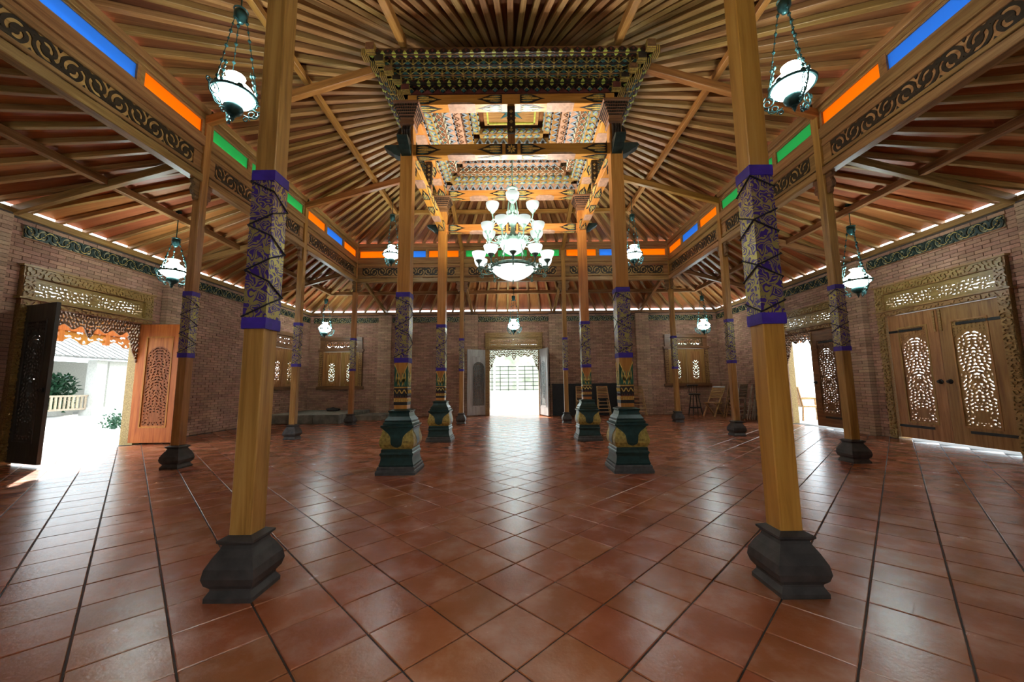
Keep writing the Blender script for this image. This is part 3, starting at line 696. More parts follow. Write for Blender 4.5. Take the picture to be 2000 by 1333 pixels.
def main_column(x, y, label, z0):
    c = empty('main_column', (x, y, 0)); tag(c, label, 'column', 'four main columns under the carved canopy')
    build(MB().loft(ped_low), 'plinth', 'plinth', c)
    build(MB().loft(ped_mid), 'pedestal_step', 'pedestal', c)
    bu = build(MB().loft(ped_bulge), 'gilded_bulge', 'gold', c)
    for k in range(4): obj('green_tongue', face_rot(tongue(), k).mesh('green_tongue', 'pedestal'), bu)
    build(MB().loft(ped_top), 'pedestal_cap', 'pedestal', c)
    timber('shaft', (x, y, 0.80), (x, y, 5.12), 2 * QS, 2 * QS, 'honey', c, upv=(0, 1, 0), cham=0.005)
    wrap_parts(c, QS, z0, z0 + .94, 0, turns=2)
    cv = empty('carved_foot', (0, 0, 0), parent=c)
    for nm_, idx, mt in (('gilt_line', 0, 'gilt'), ('green_leaf', 1, 'paint_green'), ('maroon_point', 2, 'paint_maroon'), ('dark_band', 3, 'paint_black')):
        tot = MB()
        for k in range(4):
            ps = [MB(), MB(), MB(), MB()]; carved_foot(ps, QS); m_ = face_rot(ps[idx], k); tot.add(m_.v, m_.f)
        tag(build(tot, nm_, mt, cv), kind='stuff')
    # fluted capital
    cp = build(MB().loft([(QS + .004, 4.82), (QS + .02, 4.84), (QS + .02, 4.875), (QS + .006, 4.885), (QS + .01, 4.93), (QS + .085, 5.10), (QS + .10, 5.12), (QS + .10, 5.145)]), 'capital', 'carve_brown', c)
    fl = MB()
    for k in range(4):
        m_ = MB()
        for r in range(5):
            z = 4.945 + r * .033; hw = QS + .012 + r * .0165
            for i in range(9): xx = -hw + (i + .5) * 2 * hw / 9; m_.box(xx - hw / 12, xx + hw / 12, -hw - .012, -hw + .01, z, z + .022)
        face_rot(m_, k); fl.add(m_.v, m_.f)
    tag(build(fl, 'capital_scales', 'paint_black', cp), kind='stuff')
    # scaled wing brackets pointing outwards, above and beside the lower beam
    for d, nm_ in ((0 if x > 0 else PI, 'x'), (H if y > YC - .2 else -H, 'y')):
        wing = MB().prism([(QS, 4.54), (QS + .22, 4.54), (QS + .245, 4.51), (QS + .20, 4.475), (QS + .14, 4.44), (QS + .10, 4.40), (QS, 4.36)], -.07, .07)
        wo = build(wing, 'wing_bracket', 'frieze_green', c, loc=(0, 0, 0), rotz=d)
        up = MB()
        for k in (-.05, -.017, .017, .05):
            up.tube([(QS + .02, k, 4.56), (QS + .045, k, 4.62), (QS + .035, k, 4.68), (QS + .05, k, 4.72), (QS + .03, k, 4.78), (QS + .0, k, 4.82)], .017, 6, [1, 1.2, .9, 1.2, 1, .5])
        build(up, 'ribbed_finial', 'paint_black', c, loc=(0, 0, 0), rotz=d, smooth=True)
    return c
main_column(-XS, S1, 'near left main column on dark green and gold pedestal', 1.43)
main_column(XS, S1, 'near right main column on dark green and gold pedestal', 1.47)
main_column(-XS, S2, 'far left main column on smaller looking green pedestal', 1.42)
main_column(XS, S2, 'far right main column on smaller looking green pedestal', 1.46)

# ------------------------------------------------------------------ beams between the main columns
def carved_beam(p0, p1, z0, z1, d, label, rosette=True):
    L = math.hypot(p1[0] - p0[0], p1[1] - p0[1]); a = math.atan2(p1[1] - p0[1], p1[0] - p0[0])
    b = empty('carved_tie_beam', (p0[0], p0[1], 0), a); tag(b, label, 'beam', 'carved beams of the main columns')
    W = wmat(b); mid = L / 2
    timber('beam_body', W @ Vector((0.0, 0, (z0 + z1) / 2)), W @ Vector((L, 0, (z0 + z1) / 2)), d, z1 - z0, 'honey', b, cham=0.004)
    h = (z1 - z0)
    bk = MB(); gd = MB(); gr = MB(); pl = MB()
    def motif(x, s):
        for ys in (-1, 1):
            y = ys * (d / 2 + .0)
            def put(m, poly, t): m.prism(poly if ys < 0 else poly[::-1], y, y + ys * t) if False else m.prism(poly, min(y, y + ys * t), max(y, y + ys * t))
            put(bk, [(x, z0 + .01), (x + s * .17, z0 + .012), (x + s * .30, z0 + h * .42), (x + s * .36, z0 + h * .5), (x + s * .30, z0 + h * .58), (x + s * .17, z1 - .012), (x, z1 - .01)], .004)
            for cz, sc in ((.5, 1.0), (.28, .62), (.72, .62)):
                put(gd, [(x + s * (.02 + .26 * sc * (1 - math.cos(PI * i / 6)) / 2), z0 + h * cz + h * .11 * sc * math.sin(PI * i / 6)) for i in range(7)] + [(x + s * (.02 + .26 * sc * (1 - math.cos(PI * i / 6)) / 2), z0 + h * cz - h * .11 * sc * math.sin(PI * i / 6)) for i in range(5, 0, -1)], .009)
            for cz in (.15, .39, .61, .85):
                put(gr, [(x + s * .03, z0 + h * cz), (x + s * .09, z0 + h * (cz - .07)), (x + s * .2, z0 + h * (.5 + (cz - .5) * .5)), (x + s * .09, z0 + h * (cz + .07))], .007)
        def under(m, poly, t):
            n_ = len(poly); m.add([(p, q, z0 - t) for p, q in poly] + [(p, q, z0 + .001) for p, q in poly], [tuple(range(n_ - 1, -1, -1))] + [(i, (i + 1) % n_, n_ + (i + 1) % n_, n_ + i) for i in range(n_)])
        e = d / 2 - .012
        under(bk, [(x, -e), (x + s * .17, -e), (x + s * .30, -e * .2), (x + s * .36, 0), (x + s * .30, e * .2), (x + s * .17, e), (x, e)], .003)
        for c0, sc in ((0, 1.0), (-.5, .62), (.5, .62)):
            under(gd, [(x + s * (.02 + .26 * sc * (1 - math.cos(PI * i / 6)) / 2), e * c0 + e * .2 * sc * math.sin(PI * i / 6)) for i in range(7)] + [(x + s * (.02 + .26 * sc * (1 - math.cos(PI * i / 6)) / 2), e * c0 - e * .2 * sc * math.sin(PI * i / 6)) for i in range(5, 0, -1)], .008)
        for c0 in (-.75, -.25, .25, .75): under(gr, [(x + s * .03, e * c0), (x + s * .09, e * (c0 - .14)), (x + s * .2, e * c0 * .5), (x + s * .09, e * (c0 + .14))], .006)
    for x, s in ((0.13, 1), (mid - .13, -1), (mid + .13, 1), (L - .13, -1)): motif(x, s)
    for a0, a1 in ((.58, mid - .52), (mid + .52, L - .58)):
        pl.prism([(a0, z0 - .002), (a1, z0 - .002), (a1 - .07, z0 + .03), (a0 + .07, z0 + .03)], -d / 2 - .006, d / 2 + .006)
    if rosette:
        for ys in (-1, 1):
            bk.box(mid - .085, mid + .085, min(ys * d / 2, ys * (d / 2 + .004)), max(ys * d / 2, ys * (d / 2 + .004)), z0 + .01, z1 - .01)
            for i in range(8):
                an = i * PI / 4; gd.prism([(mid + .01 * math.cos(an), (z0 + z1) / 2 + .01 * math.sin(an)), (mid + .045 * math.cos(an - .3), (z0 + z1) / 2 + .045 * math.sin(an - .3)), (mid + .065 * math.cos(an), (z0 + z1) / 2 + .065 * math.sin(an)), (mid + .045 * math.cos(an + .3), (z0 + z1) / 2 + .045 * math.sin(an + .3))], min(ys * d / 2, ys * (d / 2 + .01)), max(ys * d / 2, ys * (d / 2 + .01)))
    for m_, n_, mt in ((bk, 'dark_ground', 'paint_black'), (gd, 'gilt_petals', 'gilt'), (gr, 'teal_leaves', 'paint_teal'), (pl, 'chamfer_panel', 'paint_pink')): tag(build(m_, n_, mt, b), kind='stuff')
    return b
cn = {'nl': (-XS, S1), 'nr': (XS, S1), 'fl': (-XS, S2), 'fr': (XS, S2)}
for a, b, l in (('nl', 'nr', 'near'), ('fl', 'fr', 'far'), ('nl', 'fl', 'left'), ('nr', 'fr', 'right')):
    carved_beam(cn[a], cn[b], 4.375, 4.545, .13, 'lower carved beam joining the %s pair of main columns' % l)
    carved_beam(cn[a], cn[b], 5.145, 5.30, .17, 'upper carved beam joining the %s pair of main columns' % l, False)
    mx, my = (cn[a][0] + cn[b][0]) / 2, (cn[a][1] + cn[b][1]) / 2
    p = empty('king_post', (mx, my, 0)); tag(p, 'short dark carved post above the %s lower beam' % l, 'post', 'short posts between the beams')
    build(MB().loft([(.05, 4.545), (.05, 4.70), (.045, 4.705)]), 'post_foot', 'teak_z', p); build(MB().loft([(.045, 4.70), (.055, 4.72), (.055, 5.13), (.045, 5.145)]), 'post_shaft', 'carve_dark', p)
    st = MB()
    for k in range(4):
        m_ = MB()
        for z in (4.80, 4.98): m_.lathe([(.0, .012), (.012, .010), (.018, 0)], 8); m_.v = m_.v[:-24] + [(q[0], -.055 - q[2], z + q[1]) for q in m_.v[-24:]]
        for z in (4.76, 4.89, 5.05): m_.prism([(0, z - .03), (.03, z), (0, z + .03), (-.03, z)], -.060, -.053)
        face_rot(m_, k); st.add(m_.v, m_.f)
    tag(build(st, 'studs', 'carve_gold', p), kind='stuff')

# ------------------------------------------------------------------ carved stepped canopy
can = empty('carved_canopy', (0, (S1 + S2) / 2, 0)); tag(can, 'stepped carved and painted canopy above the four main columns', 'canopy')
CY = (S1 + S2) / 2; HX, HY = XS, (S2 - S1) / 2
def strip_items(L, kind):
    """carving on one strip face, local X along, local Z up to the strip height 1 (scaled later): list of (poly, thickness, material)"""
    out = []; n = max(3, round(L / .15)); d = L / n
    for i in range(n):
        x = -L / 2 + (i + .5) * d
        if kind == 'dia':
            out += [([(x, .04), (x + d * .46, .5), (x, .96), (x - d * .46, .5)], .012, 'paint_black'), ([(x, .04), (x + d * .2, .27), (x, .5), (x - d * .2, .27)], .02, 'paint_teal'), ([(x, .5), (x + d * .2, .73), (x, .96), (x - d * .2, .73)], .02, 'paint_maroon'),
                    ([(x - d * .24, .24), (x + d * .24, .72), (x + d * .24, .78), (x - d * .24, .30)], .024, 'gilt'), ([(x + d * .24, .24), (x - d * .24, .72), (x - d * .24, .78), (x + d * .24, .30)], .024, 'gilt')]
        elif kind == 'lime':
            out += [([(x - d * .5, .1), (x, .62), (x + d * .5, .1)], .01, 'paint_black'), ([(x, 0.02), (x + d * .42, .12), (x + d * .3, .55), (x, .8), (x - d * .3, .55), (x - d * .42, .12)], .016, 'paint_black'),
                    ([(x - d * .68, .06), (x - d * .5, .5), (x - d * .32, .06)], .02, 'paint_lime'), ([(x, .2), (x + d * .12, .4), (x, .66), (x - d * .12, .4)], .022, 'paint_maroon')]
        elif kind == 'cross':
            out += [([(x - d * .42, .06), (x + d * .42, .06), (x + d * .42, .94), (x - d * .42, .94)], .006, 'paint_black'), ([(x - d * .38, .3), (x, .08), (x + d * .38, .3), (x, .5)], .016, 'paint_teal'),
                    ([(x - d * .4, .08), (x + d * .4, .84), (x + d * .4, .92), (x - d * .4, .16)], .02, 'gold'), ([(x + d * .4, .08), (x - d * .4, .84), (x - d * .4, .92), (x + d * .4, .16)], .02, 'gold')]
            for k in (.44, .5, .56): out.append(([(x + d * (k - .012), .04), (x + d * (k + .012), .04), (x + d * (k + .012), .96), (x + d * (k - .012), .96)], .02, 'gilt'))
        elif kind == 'tri':
            out += [([(x - d * .46, .08), (x + d * .46, .08), (x, .92)], .016, 'paint_grey'), ([(x - d * .2, .08), (x + d * .2, .08), (x, .5)], .024, 'paint_black')]
        elif kind == 'leaf':
            out += [([(x - d * .48, .5), (x - d * .1, .08), (x + d * .44, .2), (x + d * .1, .85)], .016, 'paint_grey'), ([(x - d * .1, .3), (x + d * .3, .28), (x + d * .05, .6)], .024, 'paint_lime'), ([(x - d * .4, .6), (x - d * .05, .7), (x - d * .3, .95)], .02, 'paint_teal')]
        elif kind == 'net':
            out += [([(x - d * .48, .04), (x + d * .46, .9), (x + d * .48, .98), (x - d * .46, .12)], .014, 'paint_cream'), ([(x + d * .48, .04), (x - d * .46, .9), (x - d * .48, .98), (x + d * .46, .12)], .014, 'paint_cream'), ([(x, .3), (x + d * .16, .5), (x, .7), (x - d * .16, .5)], .018, 'paint_teal')]
        elif kind == 'wave':
            pts = [(x - d / 2 + d * k / 8, .5 + .34 * math.sin(2 * PI * k / 8)) for k in range(9)]
            out.append((pts + [(a, b - .16) for a, b in reversed(pts)], .016, 'carve_brown')); out.append(([(x - d * .25 + .0, .12), (x - d * .1, .3), (x - d * .25, .42), (x - d * .4, .3)], .014, 'paint_black'))
    return out
def tier(o, z0, z1, th, kind, ground, nm, out=True, ends=True):
    """a square ring of four beams; o = offset of the face outwards (+) or inwards (-) of the main beams"""
    for k, (dx, dy) in enumerate(((0, -1), (1, 0), (0, 1), (-1, 0))):
        hl = (HX if dy else HY) + o; dist = (HY if dy else HX) + o
        rot = (0, H, PI, -H)[k]
        ex = 0.10 if ends else 0.0
        mt = Matrix.Translation((dx * dist, dy * dist, 0)) @ Matrix.Rotation(rot, 4, 'Z')
        body = MB()
        if out: body.box(-hl - ex, hl + ex, 0, th, z0, z1)
        else: body.box(-hl, hl, -th, 0, z0, z1)
        bo = build(body, nm, ground, can, mat=mt)
        per = {}
        for poly, t, mat in strip_items(2 * hl - .1, kind):
            ps = [(x, z0 + z * (z1 - z0)) for x, z in poly]
            m_ = per.setdefault(mat, MB())
            if out:
                m_.prism(ps, -t, 0.001); n_ = len(poly)
                m_.add([(x, .008 + z * .075, z0 - t * .6) for x, z in poly] + [(x, .008 + z * .075, z0 + .001) for x, z in poly],
                    [tuple(range(n_ - 1, -1, -1))] + [(i, (i + 1) % n_, n_ + (i + 1) % n_, n_ + i) for i in range(n_)])
            else:
                m_.prism(ps, -.001, t)
                n_ = len(poly); m_.add([(x, -th + .005 + z * (th - .01), z0 - t * .6) for x, z in poly] + [(x, -th + .005 + z * (th - .01), z0 + .001) for x, z in poly],
                    [tuple(range(n_ - 1, -1, -1))] + [(i, (i + 1) % n_, n_ + (i + 1) % n_, n_ + i) for i in range(n_)])
        for mat, m_ in per.items(): tag(build(m_, 'carving', mat, bo), kind='stuff')
        if ends:
            g = MB()
            for sx in (-1, 1):
                for j in range(4): xx = sx * (hl + ex - .018 - j * .026); g.box(xx - .006, xx + .006, -.006, th + .004, z0 - .006, z1 + .004)
            tag(build(g, 'gilt_ribs', 'gilt', bo), kind='stuff')
OUT = [(.075, 5.325, 5.455, 'dia', 'paint_maroon'), (.17, 5.40, 5.50, 'lime', 'paint_black'), (.26, 5.455, 5.56, 'cross', 'carve_brown'), (.355, 5.52, 5.635, 'cross', 'paint_black'), (.45, 5.60, 5.70, 'lime', 'carve_brown')]
for o, z0, z1, k, g in OUT: tier(o, z0, z1, .11, k, g, 'outer_tier')
IN = [('tri', 'paint_pink'), ('leaf', 'carve_gold'), ('net', 'carve_brown'), ('tri', 'paint_pink'), ('wave', 'paint_pink'), ('tri', 'carve_gold'), ('leaf', 'carve_gold')]
zi = 5.30; oi_ = -.085
for k, g in IN:
    # inner tiers step in and up; beams of section 0.12 whose inner face and underside carry carving
    tier(oi_, zi, zi + .125, .13, k, g, 'inner_tier', out=False, ends=False)
    zi += .125; oi_ -= .13
# centre panel
px_, py_ = HX + oi_ + .02, HY + oi_ + .02
cpn = build(MB().box(-px_, px_, -py_, py_, zi - .02, zi + .02), 'centre_panel', 'carve_gold', can)
fr = MB(); a, b = px_ - .06, py_ - .06
for x0, x1, y0, y1 in ((-a, a, -b, -b + .03), (-a, a, b - .03, b), (-a, -a + .03, -b, b), (a - .03, a, -b, b)): fr.box(x0, x1, y0, y1, zi - .05, zi - .02)
build(fr, 'lime_border', 'paint_lime', cpn)
st = MB()
for i in range(8):
    an = i * PI / 4; r1, r2 = .30, .11; st.add([(0, 0, zi - .05), (r2 * math.cos(an - .39), r2 * math.sin(an - .39), zi - .035), (r1 * math.cos(an), r1 * math.sin(an), zi - .025), (r2 * math.cos(an + .39), r2 * math.sin(an + .39), zi - .035)], [(0, 1, 2), (0, 2, 3)])
build(st, 'star_rosette', 'paint_teal', cpn)
# ------------------------------------------------------------------ hanging oil-style lamps
def arc(cx, cz, r, a0, a1, n=8): return [(cx + r * math.cos(a0 + (a1 - a0) * i / n), cz + r * math.sin(a0 + (a1 - a0) * i / n)) for i in range(n + 1)]
def spiral(cx, cz, r, a0, turns, n=16): return [(cx + r * (1 - .8 * i / n) * math.cos(a0 + 2 * PI * turns * i / n), cz + r * (1 - .8 * i / n) * math.sin(a0 + 2 * PI * turns * i / n)) for i in range(n + 1)]
LM = {}
def lamp_meshes():
    LM['shade'] = MB().lathe([(.196, 0), (.200, .012), (.190, .045), (.165, .085), (.125, .125), (.088, .152), (.070, .175), (.068, .195), (.078, .215), (.092, .228), (.086, .226), (.062, .195)], 18).mesh('glass_shade', 'lamp_glass', True)
    LM['low'] = MB().lathe([(.190, -.006), (.180, -.03), (.150, -.06), (.105, -.085), (.06, -.097), (.02, -.10)], 18).mesh('lower_glass', 'lamp_glass', True)
    rg = MB().lathe([(.194, -.014), (.214, -.014), (.222, .002), (.212, .018), (.198, .018)], 28)
    for k in range(6):
        a = k * PI / 3; m_ = MB().prism(arc(0, .01, .03, 0, PI, 6), -.004, .004).xf(Matrix.Rotation(a + H, 4, 'Z') @ Matrix.Translation((0, -.210, 0))); rg.add(m_.v, m_.f)
    LM['ring'] = rg.mesh('rim_ring', 'lamp_metal', True)
    LM['font'] = MB().lathe([(.02, -.095), (.055, -.10), (.085, -.115), (.095, -.14), (.085, -.175), (.055, -.205), (.025, -.222), (.03, -.235), (.016, -.25), (.02, -.262), (.008, -.285), (.002, -.30)], 20).mesh('oil_font', 'lamp_metal', True)
    sc = MB()
    for pts in (spiral(.20, -.075, .06, H, 1.3), spiral(.155, -.155, .05, PI * .2, -1.3), [(.215, -.005), (.245, -.06), (.235, -.12), (.19, -.165), (.13, -.19), (.085, -.175)], spiral(.245, -.03, .028, -H, 1.1), spiral(.105, -.215, .03, 0, 1.2)):
        sc.tube([(x, 0, z) for x, z in pts], .006, 5)
    sc.xf(Matrix.Diagonal((1.15, 1.15, 1.15, 1)))
    LM['scroll'] = sc.mesh('scroll_arm', 'lamp_metal', True)
    bl = MB().lathe([(.005, .14), (.035, .135), (.055, .115), (.066, .085), (.064, .05), (.05, .02), (.034, -.005), (.03, -.02), (.016, -.03), (.002, -.032)], 16)
    bl.lathe([(.06, .112), (.072, .125), (.06, .138)], 16)
    LM['bell'] = bl.mesh('smoke_bell', 'lamp_metal', True)
def chain_mb(p0, p1, beads=6, r=.0042):
    mb = MB().tube([p0, p1], r, 5); p0 = Vector(p0); p1 = Vector(p1)
    for i in range(beads):
        c = p0 + (p1 - p0) * ((i + .6) / (beads + .2)); s = .012 if i % 2 else .018
        mb.lathe([(.002, -1.6 * s), (s, -.3 * s), (s * .9, .5 * s), (.002, 1.6 * s)], 7, c)
    return mb
lamp_meshes()
LM['chain', .9] = chain_mb((.212, 0, .01), (.055, 0, .95), 9).mesh('chain', 'lamp_metal')
LM['chain', .5] = chain_mb((.212, 0, .01), (.055, 0, .55), 6).mesh('chain', 'lamp_metal')
LM['chain2'] = chain_mb((.200, .05, .0), (.13, .012, .32), 5, .0035).mesh('chain', 'lamp_metal')
def lamp(loc, zceil, label, rot=.35):
    hb_ = .5 if 'left aisle near' in label else .9
    l = empty('hanging_lamp', loc, rot); tag(l, label, 'lamp', 'hanging milk glass lamps')
    obj('glass_shade', LM['shade'], l); obj('lower_glass', LM['low'], l); obj('rim_ring', LM['ring'], l); obj('oil_font', LM['font'], l)
    for k in range(3):
        obj('scroll_arm', LM['scroll'], l, loc=(0, 0, 0), rotz=k * 2 * PI / 3); obj('chain', LM['chain', hb_], l, loc=(0, 0, 0), rotz=k * 2 * PI / 3); obj('chain', LM['chain2'], l, loc=(0, 0, 0), rotz=k * 2 * PI / 3)
    obj('smoke_bell', LM['bell'], l, loc=(0, 0, hb_))
    build(MB().tube([(0, 0, hb_ + .135), (0, 0, zceil - loc[2])], .008, 6).lathe([(.05, 0), (.045, .03), (.0, .035)], 12, (0, 0, zceil - loc[2] - .03)), 'hook_rod', 'lamp_metal', l)
    return l
LMP = [((-2.98, 3.75, 4.23), 5.84, 'large lit lamp high beside the near left column'), ((3.02, 3.75, 4.27), 5.84, 'large lit lamp high beside the near right column'),
       ((-3.0, 9.1, 4.34), 5.84, 'lit lamp under the far left of the high roof'), ((3.0, 9.1, 4.28), 5.84, 'lit lamp under the far right of the high roof'),
       ((-6.16, 6.68, 3.20), 4.36, 'lit lamp hanging in the left aisle near the open doorway'), ((6.18, 6.68, 2.90), 4.36, 'lit lamp hanging in the right aisle near the closed lattice door'),
       ((-6.32, 12.6, 3.02), 4.36, 'small lit lamp over the stone platform in the far left corner'), ((6.38, 12.6, 3.0), 4.36, 'small lit lamp over the bar stool in the far right corner'),
       ((.02, 12.6, 3.06), 4.36, 'small lit lamp hanging before the far doorway'),
       ((0.0, .8, 3.06), 4.36, 'unseen added lamp lighting the aisle behind the viewer'), ((-6.2, .9, 3.06), 4.36, 'unseen added lamp lighting the near left corner behind the viewer'), ((6.2, .9, 3.06), 4.36, 'unseen added lamp lighting the near right corner behind the viewer')]  # last three are added out of view to brighten the near end
for p, zc, lb in LMP: lamp(p, zc, lb)

# ------------------------------------------------------------------ chandelier
ch = empty('chandelier', (0.01, 6.5, 0)); tag(ch, 'large tiered chandelier with white glass bowls and verdigris arms', 'chandelier')
_shd = MB().lathe([(.022, -.085), (.05, -.075), (.082, -.045), (.106, -.005), (.118, .04), (.121, .066), (.112, .066), (.10, .02), (.05, -.05)], 20)
SHD_B, SHD_D = _shd.mesh('glass_bowl', 'chand_glass', True), _shd.mesh('glass_bowl', 'chand_dim', True)
CUP = MB().lathe([(.004, -.15), (.014, -.14), (.02, -.12), (.034, -.105), (.05, -.085), (.058, -.07), (.05, -.066)], 12).mesh('cup', 'chand_metal', True)
def bulb(par, loc, watt, rad=.03):
    ld = bpy.data.lights.new('bulb', 'POINT'); ld.energy = watt; ld.shadow_soft_size = rad; ld.color = (1.0, 0.97, 0.90)
    o = bpy.data.objects.new('bulb', ld); COL.objects.link(o); o.parent = par; o.location = loc
def arms(n, r, z, zh, rh, a0, lab, SHD):
    arm = MB().tube([(rh, 0, zh), (rh + (r - rh) * .25, 0, zh - .07), (rh + (r - rh) * .6, 0, zh - .085), (r - .015, 0, zh - .06), (r + .004, 0, z - .14)], .013, 7)
    arm.tube([(x, 0, zz) for x, zz in spiral(rh + (r - rh) * .55, zh - .02, .055, PI, -1.4)], .008, 5)
    arm.tube([(x, 0, zz) for x, zz in spiral(r - .02, zh - .11, .045, 0, 1.3)], .009, 5)
    me = arm.mesh('arm', 'chand_metal', True)
    for k in range(n):
        a = a0 + 2 * PI * k / n; ao = obj('arm', me, ch, loc=(0, 0, 0), rotz=a)
        obj('cup', CUP, ao, loc=(r, 0, z)); obj('glass_bowl', SHD, ao, loc=(r, 0, z)); bulb(ao, (r, 0, z + .03), BULB_W)
arms(4, .36, 4.29, 4.12, .06, H, 'top', SHD_D); arms(8, .47, 3.83, 3.66, .10, PI / 8, 'mid', SHD_D); arms(10, .615, 3.31, 3.17, .30, PI / 10, 'low', SHD_B)
build(MB().lathe([(.06, 2.86 + .10), (.015, 2.94), (.012, 2.92), (.002, 2.905)], 12), 'finial', 'chand_metal', ch, smooth=True)
build(MB().lathe([(.012, 2.935), (.12, 2.95), (.22, 2.99), (.31, 3.05), (.365, 3.105), (.382, 3.14), (.37, 3.14)], 36), 'large_bowl', 'chand_glass', ch, smooth=True)
build(MB().lathe([(.385, 3.125), (.40, 3.14), (.395, 3.175), (.36, 3.20), (.28, 3.21), (.20, 3.235), (.10, 3.25), (.02, 3.26)], 36), 'bowl_gallery', 'chand_metal', ch, smooth=True)
build(MB().lathe([(.015, 3.395), (.08, 3.41), (.15, 3.455), (.205, 3.52), (.232, 3.58), (.236, 3.615), (.22, 3.615)], 32), 'middle_bowl', 'chand_glass', ch, smooth=True)
cr = MB().lathe([(.236, 3.60), (.25, 3.61), (.245, 3.65), (.20, 3.67), (.08, 3.69)], 32)
for k in range(20):
    a = 2 * PI * k / 20; m_ = MB().prism([(-.02, 3.65), (.02, 3.65), (0, 3.69)], -.245, -.238).xf(Matrix.Rotation(a, 4, 'Z')); cr.add(m_.v, m_.f)
build(cr, 'bowl_crown', 'chand_metal', ch)
build(MB().lathe([(.02, 3.25), (.035, 3.29), (.02, 3.34), (.03, 3.38), (.012, 3.40)], 12), 'lower_stem', 'chand_metal', ch, smooth=True)
build(MB().lathe([(.06, 3.69), (.09, 3.74), (.05, 3.80), (.035, 3.90), (.06, 3.96), (.10, 4.04), (.115, 4.10), (.08, 4.14), (.035, 4.18), (.05, 4.26), (.03, 4.36), (.02, 4.48), (.045, 4.55), (.02, 4.60)], 16), 'stem', 'chand_metal', ch, smooth=True)
for k in range(4):
    a = PI / 4 + k * H; c_, s_ = math.cos(a), math.sin(a)
    build(MB().tube([(c_ * .11, s_ * .11, 4.10), (c_ * .12, s_ * .12, 4.2), (c_ * .09, s_ * .09, 4.4), (c_ * .06, s_ * .06, 4.6)], .009, 6), 'stay_rod', 'chand_metal', ch)
    build(MB().tube([(c_ * .24, s_ * .24, 3.20), (c_ * .30, s_ * .30, 3.3), (c_ * .22, s_ * .22, 3.45), (c_ * .20, s_ * .20, 3.6)], .009, 6), 'stay_rod', 'chand_metal', ch)
build(MB().lathe([(.05, 4.60), (.09, 4.61), (.095, 4.625), (.085, 4.64), (.03, 4.66), (.012, 4.70)], 16), 'collar', 'chand_metal', ch, smooth=True)
build(MB().tube([(0, 0, 4.68), (0, 0, 6.16)], .010, 6), 'suspension_rod', 'chand_metal', ch)

# ------------------------------------------------------------------ doors
def arch_field(hw, z0, zs, pat, vase=True):
    """F>0 solid: outside an arched opening, or its leafy lattice inside"""
    def F(X, Z):
        r = np.hypot(X, np.maximum(Z - zs, 0)); ins = np.minimum(hw - r, Z - z0)           # >0 inside the arch
        p = pat(X, Z)
        if vase:
            v = 1 - np.hypot(X / (hw * .42), (Z - z0 - hw * .75) / (hw * .42)); p = np.maximum(p, v * 3)
            v = 1 - (np.abs(X) / (hw * .22) + np.abs(Z - (z0 + (zs - z0) * .55)) / (hw * .3)); p = np.maximum(p, v * 2)
        p = np.where(ins < .012, np.maximum(p, (.012 - ins) * 60), p)
        return np.where(ins < 0, 1.0, p)
    return F
LEAF_W, LEAF_H = .885, 2.36
_leafpan = iso(arch_field(.228, .33, 1.68, leafy(3, .050, bias=.42, nt=14)), -.25, .25, .30, 1.94, 50, 160, -.012, .012)
_relief = iso(lambda X, Z: np.minimum(np.sin((X + Z) * 60) * np.sin((X - Z) * 60) + .2, (np.hypot(X, np.maximum(Z - 1.68, 0)) - .262) * 50), -.25, .25, 1.66, 2.08, 30, 26, -.020, -.012, back=False)
_leafcache = {}
def leaf_meshes(mat, pmat):
    if (mat, pmat) not in _leafcache:
        m_ = MB(); W_, Hh = LEAF_W, LEAF_H; a = .19
        m_.box(0, a, -.045, 0, 0, Hh); m_.box(W_ - a, W_, -.045, 0, 0, Hh); m_.box(a, W_ - a, -.045, 0, 0, .30); m_.box(a, W_ - a, -.045, 0, 2.10, Hh)
        body = m_.mesh('door_leaf', mat)
        mo = MB()
        for y0, y1 in ((-.053, -.045), (0, .008)):
            for x0, x1, z0, z1 in ((a - .012, a + .012, .29, 2.11), (W_ - a - .012, W_ - a + .012, .29, 2.11), (a, W_ - a, .288, .312), (a, W_ - a, 2.088, 2.112)): mo.box(x0, x1, y0, y1, z0, z1)
        pan = MB(); pan.v, pan.f, pan.m = list(_leafpan.v), list(_leafpan.f), list(_leafpan.m); pan.box(-.25, .25, -.012, .012, 1.94, 2.11)
        for i_, f_ in enumerate(pan.f):
            cx = sum(pan.v[q][0] for q in f_) / len(f_); cz = sum(pan.v[q][2] for q in f_) / len(f_); pan.m[i_] = 1 if math.hypot(cx, max(cz - 1.68, 0)) < .228 and cz > .33 else 0
        pmesh = pan.mesh('lattice_panel', [mat, pmat])
        _leafcache[(mat, pmat)] = (body, mo.mesh('panel_moulding', mat), pmesh, MB().add(_relief.v, _relief.f).mesh('diamond_relief', pmat))
    return _leafcache[(mat, pmat)]
KNOB = MB().lathe([(.0, -.06), (.022, -.055), (.03, -.04), (.022, -.022), (.012, -.015), (.04, -.006), (.042, 0)], 14).xf(Matrix.Rotation(-H, 4, 'X')).mesh('knob', 'iron', True)
